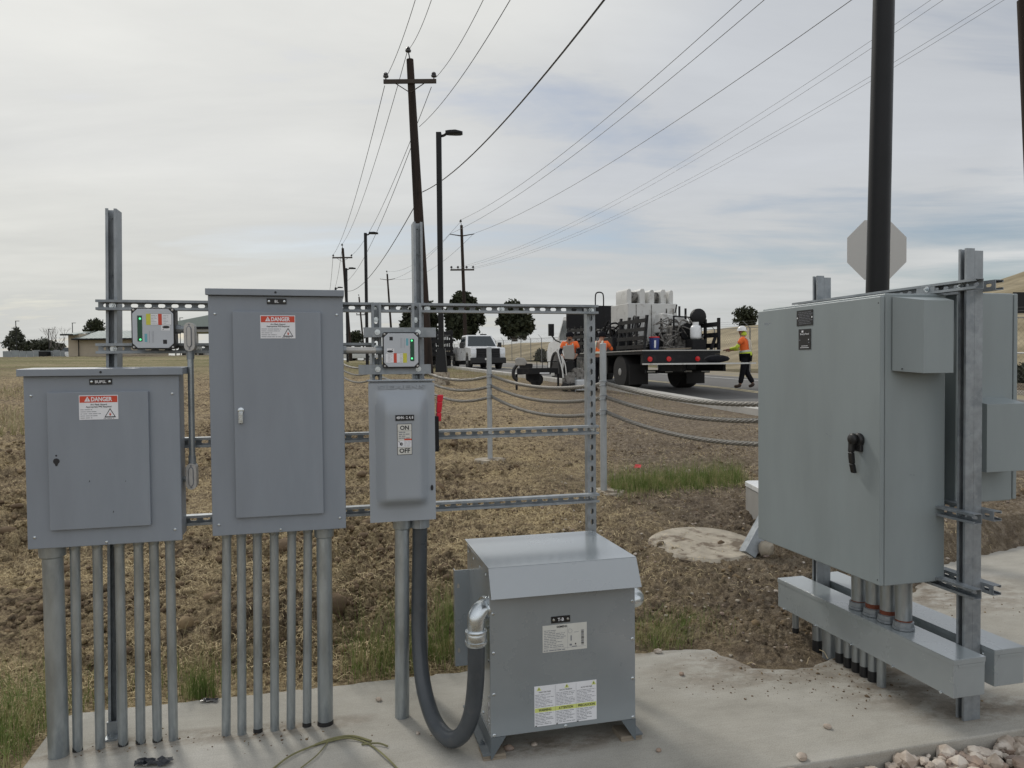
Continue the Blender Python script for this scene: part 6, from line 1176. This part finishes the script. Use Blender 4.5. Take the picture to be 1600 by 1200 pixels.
def far_car(label, px, Y, m, L=4.4, h=1.5, side=True, name='parked_car'):
    p = at_ground(px, Y); t = thing(name, label, 'car', tuple(p), rot=R_(80) if side else ROADROT)
    mb = MB(); car_profile(mb, [(0, .35), (0, .8), (1.1, .92), (L*.9, .95), (L, .8), (L, .35)]+arch(L*.8, .34, .33)+arch(.85, .34, .33), -.85, .85); mb.build('body', m, t, bevel=.05)
    mb = MB(); mb.hexa([(-.8, 1.0, .9), (.8, 1.0, .9), (.8, L*.92, .93), (-.8, L*.92, .93), (-.65, 1.7, h), (.65, 1.7, h), (.65, L*.8, h), (-.65, L*.8, h)]); mb.build('cabin', M_glass, t, bevel=.05); MB().box((-.62, 1.75, h+.001), (.62, L*.79, h+.03)).build('roof', m, t, bevel=.01)
    for s in (-1, 1):
        for y in (.85, L*.8): wheel(t, s*.78-.1, s*.78+.1, y, .32, .32)
far_car('white car parked half behind the tan building', 140, 105, M_vwht); far_car('dark car parked under the canopy left of the tall panel box', 314, 112, M_blkm, 2.6, 1.2); far_car('silver car parked beside the dark car under the canopy', 349, 113, M_alu); far_car('distant pale vehicle low right of the tall panel box', 590, 100, M_dirtyw, 4.6, 1.7)

# ------------------------------------------------------------------ road works by the truck
def place(px, Y, q=None): p = at(px, 580, Y); return (p[0], Y, gz(p[0], Y))
tl_ = thing('trencher', 'black trencher attachment with grey motor hood standing by the kerb', 'machine', place(840, 21.5), rot=R_(-4))
k = 21.5/FPX; LX = lambda px: (px-840)*k
HZ = lambda py: at(840, py, 21.5)[2]-place(840, 21.5)[2]
MB().box((LX(808), -.12, HZ(585)), (LX(872), .12, HZ(575))).build('main_beam', M_blkm, tl_, bevel=.01)
mb = MB(); mb.prism([(LX(806), HZ(571)), (LX(805), HZ(561)), (LX(809), HZ(558.5)), (LX(819), HZ(559)), (LX(823), HZ(565)), (LX(822), HZ(571))], (0, -.16, 0), EX, EZ, EY, .32); mb.build('motor_hood', M_pgry, tl_, bevel=.03)
MB().box((LX(812), -.14, HZ(574.8)), (LX(832), .14, HZ(568))).build('motor', M_blkm, tl_, bevel=.02)
mb = MB(); mb.tube(smooth_path([(LX(808), -.1, HZ(570)), (LX(803), -.12, HZ(578)), (LX(803), -.12, HZ(588)), (LX(808), -.1, HZ(594))], 4), .05, 8); mb.build('hose', M_blk, tl_)
for px, lo in ((807, 612), (839, 602), (872, 604)): MB().box((LX(px)-.03, -.04, min(HZ(lo), HZ(604)) if px != 839 else HZ(lo)), (LX(px)+.03, .04, HZ(584))).build('leg', M_blkm, tl_, smooth=0)
for px in (839, 847.5, 856): mb = MB(); mb.cyl((LX(px), 0, HZ(576)), (LX(px), 0, HZ(565)), .012, n=6); mb.build('rod', M_blkm, tl_)
mb = MB(); mb.tube([(LX(847)-.05, 0, HZ(566)), (LX(872), 0, HZ(564.5))], .012, 6); mb.build('control_bar', M_blkm, tl_)
mb = MB(); rg = random.Random(5)
for i in range(9): x = LX(824+2.3*i); mb.prism([(-.05, 0), (.05, 0), (.06, -.12), (.02, -.2-.04*(i % 3)), (-.04, -.15)], (x, -.06, HZ(585)), EX, EZ, EY, .12)
mb.lathe([(.17, -.06), (.2, -.03), (.2, .03), (.17, .06), (.05, .06)], (LX(838), .02, HZ(593)), EY, 14); mb.build('digging_chain', M_blkm, tl_, smooth=0)
MB().box((LX(843.5), -.125, HZ(584)), (LX(858.5), -.1205, HZ(582))).build('marking_strip', M_wht, tl_, smooth=0); MB().box((LX(861), -.15, HZ(587)), (LX(866.5), -.1205, HZ(582.8))).build('lamp_box', M_crm, tl_, smooth=0)
sw = thing('walk_behind_saw', 'walk-behind concrete saw with grey cover panel in front of the masked worker', 'saw', place(893, 21.0), rot=R_(-8)); k = 21.0/FPX; LX = lambda px: (px-893)*k; HZ = lambda py: at(893, py, 21.0)[2]-place(893, 21.0)[2]
mb = MB(); mb.prism([(LX(880), HZ(541)), (LX(897), HZ(538.5)), (LX(899), HZ(556)), (LX(897), HZ(562)), (LX(883), HZ(561))], (0, -.18, 0), EX, EZ, EY, .1); mb.build('cover_panel', M_pgry, sw, bevel=.02)
mb = MB(); mb.tube(smooth_path([(LX(871), 0, HZ(546)), (LX(874), -.1, HZ(558)), (LX(879), -.2, HZ(575)), (LX(881), -.25, HZ(590))], 4), .022, 8); mb.build('handle', M_dirtyw, sw); mb = MB(); mb.tube(smooth_path([(LX(879), -.15, HZ(556)), (LX(884), -.22, HZ(570)), (LX(886), -.25, HZ(586))], 4), .016, 8); mb.build('handle', M_dirtyw, sw)
mb = MB(); mb.box((LX(879), -.2, HZ(600)), (LX(900), .3, HZ(585))); mb.build('frame', M_gmach, sw, bevel=.02); mb = MB(); mb.box((LX(884), -.15, HZ(584.5)), (LX(898), .2, HZ(563))); mb.build('engine', M_blkm, sw, bevel=.05)
mb = MB(); mb.lathe([(.30, -.03), (.32, 0), (.30, .03)], (LX(901), -.12, HZ(592)), EY, 20); mb.build('blade_guard', M_gmach, sw)
for px in (884, 897): mb = MB(); mb.lathe([(.08, -.06), (.12, -.05), (.12, .05), (.08, .06)], (LX(px), -.26, .12), EY, 16); mb.build('wheel', M_rub, sw)
wt = thing('water_tank', 'translucent white water tank in a frame beside the saw', 'water tank', place(909, 20.8)); MB().box((-.18, -.2, .02), (.18, .2, .34)).build('tank', mat('cloudy_plastic', (.50, .52, .53), .4, 0, .1, 6), wt, bevel=.05)
mb = MB(); [mb.cyl((x, y, -.05), (x, y, .40), .012, n=6) for x in (-.2, .2) for y in (-.22, .22)]; mb.build('frame', M_galv, wt)
bx = thing('tool_box', 'blue and grey tool box behind the water tank', 'tool box', place(904, 22.0)); MB().box((-.3, -.15, 0), (.3, .15, .42)).build('body', M_gmach, bx, bevel=.02); MB().box((-.28, -.155, .22), (.0, -.1505, .36)).build('blue_panel', M_blue, bx, smooth=0); MB().box((-.32, -.17, .4205), (.34, .17, .48)).build('lid', M_crm, bx, bevel=.01)

# ------------------------------------------------------------------ people
def skin_obj(name, verts, edges, radii, m, root, sub=1):
    me = bpy.data.meshes.new(name); me.from_pydata([tuple(map(float, v)) for v in verts], edges, []); o = bpy.data.objects.new(name, me); COL.objects.link(o)
    sk = o.modifiers.new('skin', 'SKIN'); sk.use_smooth_shade = True
    for i, r in enumerate(radii): me.skin_vertices[0].data[i].radius = (r, r) if not isinstance(r, tuple) else r
    me.skin_vertices[0].data[0].use_root = True; ss_ = o.modifiers.new('sub', 'SUBSURF'); ss_.levels = sub; ss_.render_levels = sub
    bpy.context.view_layer.update(); em = bpy.data.meshes.new_from_object(o.evaluated_get(bpy.context.evaluated_depsgraph_get())); bpy.data.objects.remove(o); bpy.data.meshes.remove(me); em.name = name
    em.materials.clear(); em.materials.append(m); em.polygons.foreach_set('use_smooth', [True]*len(em.polygons)); o = bpy.data.objects.new(name, em); COL.objects.link(o); o.parent = root; return o
def person(label, loc, rot, J, top, vest, hat, sleeves, group=None):
    # J: joints in metres, x right of the body, y forward, z up
    t = thing('person', label, 'person', loc, rot=rot); V = []; E_ = []; R = []
    def add(p, r, par=None): V.append(J[p] if isinstance(p, str) else p); R.append(r); i = len(V)-1; (E_.append((par, i)) if par is not None else 0); return i
    pel = add('pelvis', .13); ch = add('chest', .145, pel); nk = add('neck', .058, ch); hd = add('head', .085, nk); cr = add(np.array(J['head'])+np.array((0, -.005, .10)), .075, hd)
    nose = add(np.array(J['head'])+np.array(J.get('face', (0, .095, .015))), .018, hd); 
    for s in 'LR':
        sh = add('sh'+s, .062, ch); el_ = add('el'+s, .045, sh); wr = add('wr'+s, .030, el_); d = np.array(J['wr'+s])-np.array(J['el'+s]); d /= np.linalg.norm(d); side = np.cross(d, EZ); side = side/(np.linalg.norm(side)+1e-9); dn = np.cross(side, d); palm = add(np.array(J['wr'+s])+d*.08, .030, wr); P = np.array(V[palm])
        for q, L in ((-.027, .075), (-.009, .088), (.009, .083), (.027, .066)): m_ = add(P+side*q+d*L*.5, .009, palm); add(P+side*q+d*L*.85-dn*L*.3, .008, m_)
        m_ = add(np.array(J['wr'+s])+d*.045+side*.035*(1 if s == 'L' else -1)-dn*.02, .011, palm); add(np.array(V[m_])+d*.04-dn*.015, .009, m_)
        hp_ = add('hip'+s, .09, pel); kn = add('kn'+s, .062, hp_); an = add('an'+s, .040, kn); add('toe'+s, .035, an)
    skin_obj('body', V, E_, R, M_skin, t)
    Vs = [J['pelvis']]; Es = []; Rs = [(.155, .125)]
    for s in 'LR':
        b = len(Vs); hip = np.array(J['hip'+s]); Vs += [hip, np.array(J['kn'+s]), np.array(J['an'+s])+np.array((0, 0, .03))]; Es += [(0, b), (b, b+1), (b+1, b+2)]; Rs += [.108, .088, .072]
    skin_obj('trousers', Vs, Es, Rs, M_navy, t)
    for s in 'LR': a = np.array(J['an'+s]); b = np.array(J['toe'+s]); skin_obj('boot', [a+(0, 0, .05), a+(b-a)*.05+(0, 0, -.02), b], [(0, 1), (1, 2)], [.058, .06, .048], M_boot, t)
    pv = np.array(J['pelvis']); cv = np.array(J['chest']); Vs = [pv+(0, 0, .02), pv+(cv-pv)*.5, cv, cv+(np.array(J['neck'])-cv)*.7]; Es = [(0, 1), (1, 2), (2, 3)]; Rs = [(.185, .14), (.175, .145), (.19, .145), (.085, .08)]
    for s in 'LR': b = len(Vs); Vs += [np.array(J['sh'+s]), np.array(J['sh'+s])+(np.array(J['el'+s])-np.array(J['sh'+s]))*.62]; Es += [(2, b), (b, b+1)]; Rs += [.082, .070]
    sh_o = skin_obj('work_shirt', Vs, Es, Rs, vest, t)
    for s in 'LR':
        a = np.array(J['sh'+s]); e = np.array(J['el'+s]); w_ = np.array(J['wr'+s]); skin_obj('sleeve', [a+(e-a)*.55, e, e+(w_-e)*.8], [(0, 1), (1, 2)], [.060, .056, .043], sleeves, t)
    ax = cv-pv; ax /= np.linalg.norm(ax); mb = MB()
    for kf in (.30,): c0 = pv+(cv-pv)*kf; mb.lathe([(.168, -.028), (.170, 0), (.168, .028)], c0, ax, 20)
    bo = mb.build('reflective_band', M_refl, t)
    if hat == 'helmet': mb = MB(); mb.lathe([(.172, -.05), (.178, 0), (.172, .05)], pv+(cv-pv)*.08, ax, 20); mb.build('shirt_hem', M_lime, t)
    mb = MB()
    for s in 'LR': a = np.array(J['sh'+s]); q = (a+cv)/2; mb.tube([pv+(cv-pv)*.35+(q-cv)*1.0+np.array((0, -.150, 0)), cv+(q-cv)*.95+np.array((0, -.155, 0)), q+np.array((0, -.08, .09)), cv+(q-cv)*.95+np.array((0, .150, 0)), pv+(cv-pv)*.35+(q-cv)*1.0+np.array((0, .148, 0))], .022, 6)
    mb.build('shoulder_stripes', M_refl, t)
    H = np.array(J['head']); mb = MB()
    if hat == 'helmet': mb.lathe([(.150, .035), (.152, .045), (.128, .05), (.125, .09), (.10, .145), (.05, .178), (.0, .185)], H, EZ, 22); mb.build('hard_hat', M_hat, t, smooth=50); mb = MB(); mb.box(H+(-.02, -.131, .07), H+(.02, -.124, .11)); mb.build('hat_sticker', M_ink, t, smooth=0); skin_obj('neck_cloth', [H+(0, -.03, .04), H+(0, -.045, -.07), np.array(J['neck'])+(0, -.03, .0)], [(0, 1), (1, 2)], [.088, .095, .10], M_lime, t)
    else: mb.lathe([(.108, .02), (.112, .06), (.10, .12), (.06, .165), (0, .175)], H, EZ, 20); mb.build('beanie', M_navy, t, smooth=50); skin_obj('face_mask', [H+(0, .06, -.05), H+(0, .05, -.09)], [(0, 1)], [.055, .05], M_blue if False else M_navy, t); mb = MB(); [mb.blob(H+(q*.035, .088, .02), .012, 0, 1, 0, 1) for q in (-1, 1)]; mb.build('eyes', M_crm, t)
    mb = MB(); [mb.blob(H+(q*.085, -.005, .0), .022, 0, 2, 0, 1, (.4, .8, 1.3)) for q in (-1, 1)]; mb.build('ears', M_skin, t); return t
# walking worker at the tail lift, seen from behind and turned to the left
JA = dict(pelvis=(0, 0, .93), chest=(0, .05, 1.30), neck=(0, .075, 1.47), head=(0, .10, 1.58), shL=(-.19, .06, 1.38), elL=(-.25, .20, 1.14), wrL=(-.16, .46, 1.10), shR=(.19, .05, 1.38), elR=(.27, .18, 1.13), wrR=(.16, .44, 1.08), hipL=(-.10, 0, .88), knL=(-.11, .06, .48), anL=(-.12, .13, .09), toeL=(-.13, .30, .05), hipR=(.10, 0, .88), knR=(.11, .01, .47), anR=(.12, -.18, .11), toeR=(.12, -.05, .05), face=(0, .095, .01))
wx, wy = 6.93, 22.0
w1 = person('worker in orange vest and white hard hat walking at the truck tail lift', (wx, wy, .74), R_(62), JA, M_navy, M_org, 'helmet', M_lime); w1.scale = (1.06, 1.06, 1.05)
JB = dict(pelvis=(0, 0, .92), chest=(0, .08, 1.27), neck=(0, .12, 1.43), head=(0, .16, 1.52), shL=(-.19, .09, 1.35), elL=(-.28, .16, 1.10), wrL=(-.20, .38, .98), shR=(.19, .09, 1.35), elR=(.28, .16, 1.10), wrR=(.20, .38, .98), hipL=(-.10, 0, .87), knL=(-.11, .05, .47), anL=(-.13, .0, .09), toeL=(-.15, .15, .05), hipR=(.10, 0, .87), knR=(.11, .06, .47), anR=(.13, .02, .09), toeR=(.15, .17, .05))
p = place(891, 21.9); person('masked worker in black beanie and orange vest standing behind the saw', (p[0], p[1], p[2]), R_(172), JB, M_navy, M_org, 'beanie', M_navy)
JC = dict(pelvis=(0, 0, .93), chest=(0, .12, 1.27), neck=(0, .20, 1.42), head=(0, .26, 1.52), shL=(-.19, .14, 1.35), elL=(-.25, .34, 1.18), wrL=(-.15, .60, 1.20), shR=(.19, .14, 1.35), elR=(.25, .34, 1.18), wrR=(.15, .60, 1.20), hipL=(-.10, 0, .88), knL=(-.11, .04, .48), anL=(-.12, .0, .09), toeL=(-.13, .16, .05), hipR=(.10, 0, .88), knR=(.11, .03, .47), anR=(.12, -.05, .09), toeR=(.12, .1, .05))
p = at(936, 580, 20.9); person('worker in orange shirt bent towards the truck bed behind the slotted post', (p[0], 20.9, gz(p[0], 20.9)), R_(-28), JC, M_navy, M_org, 'beanie', M_org)
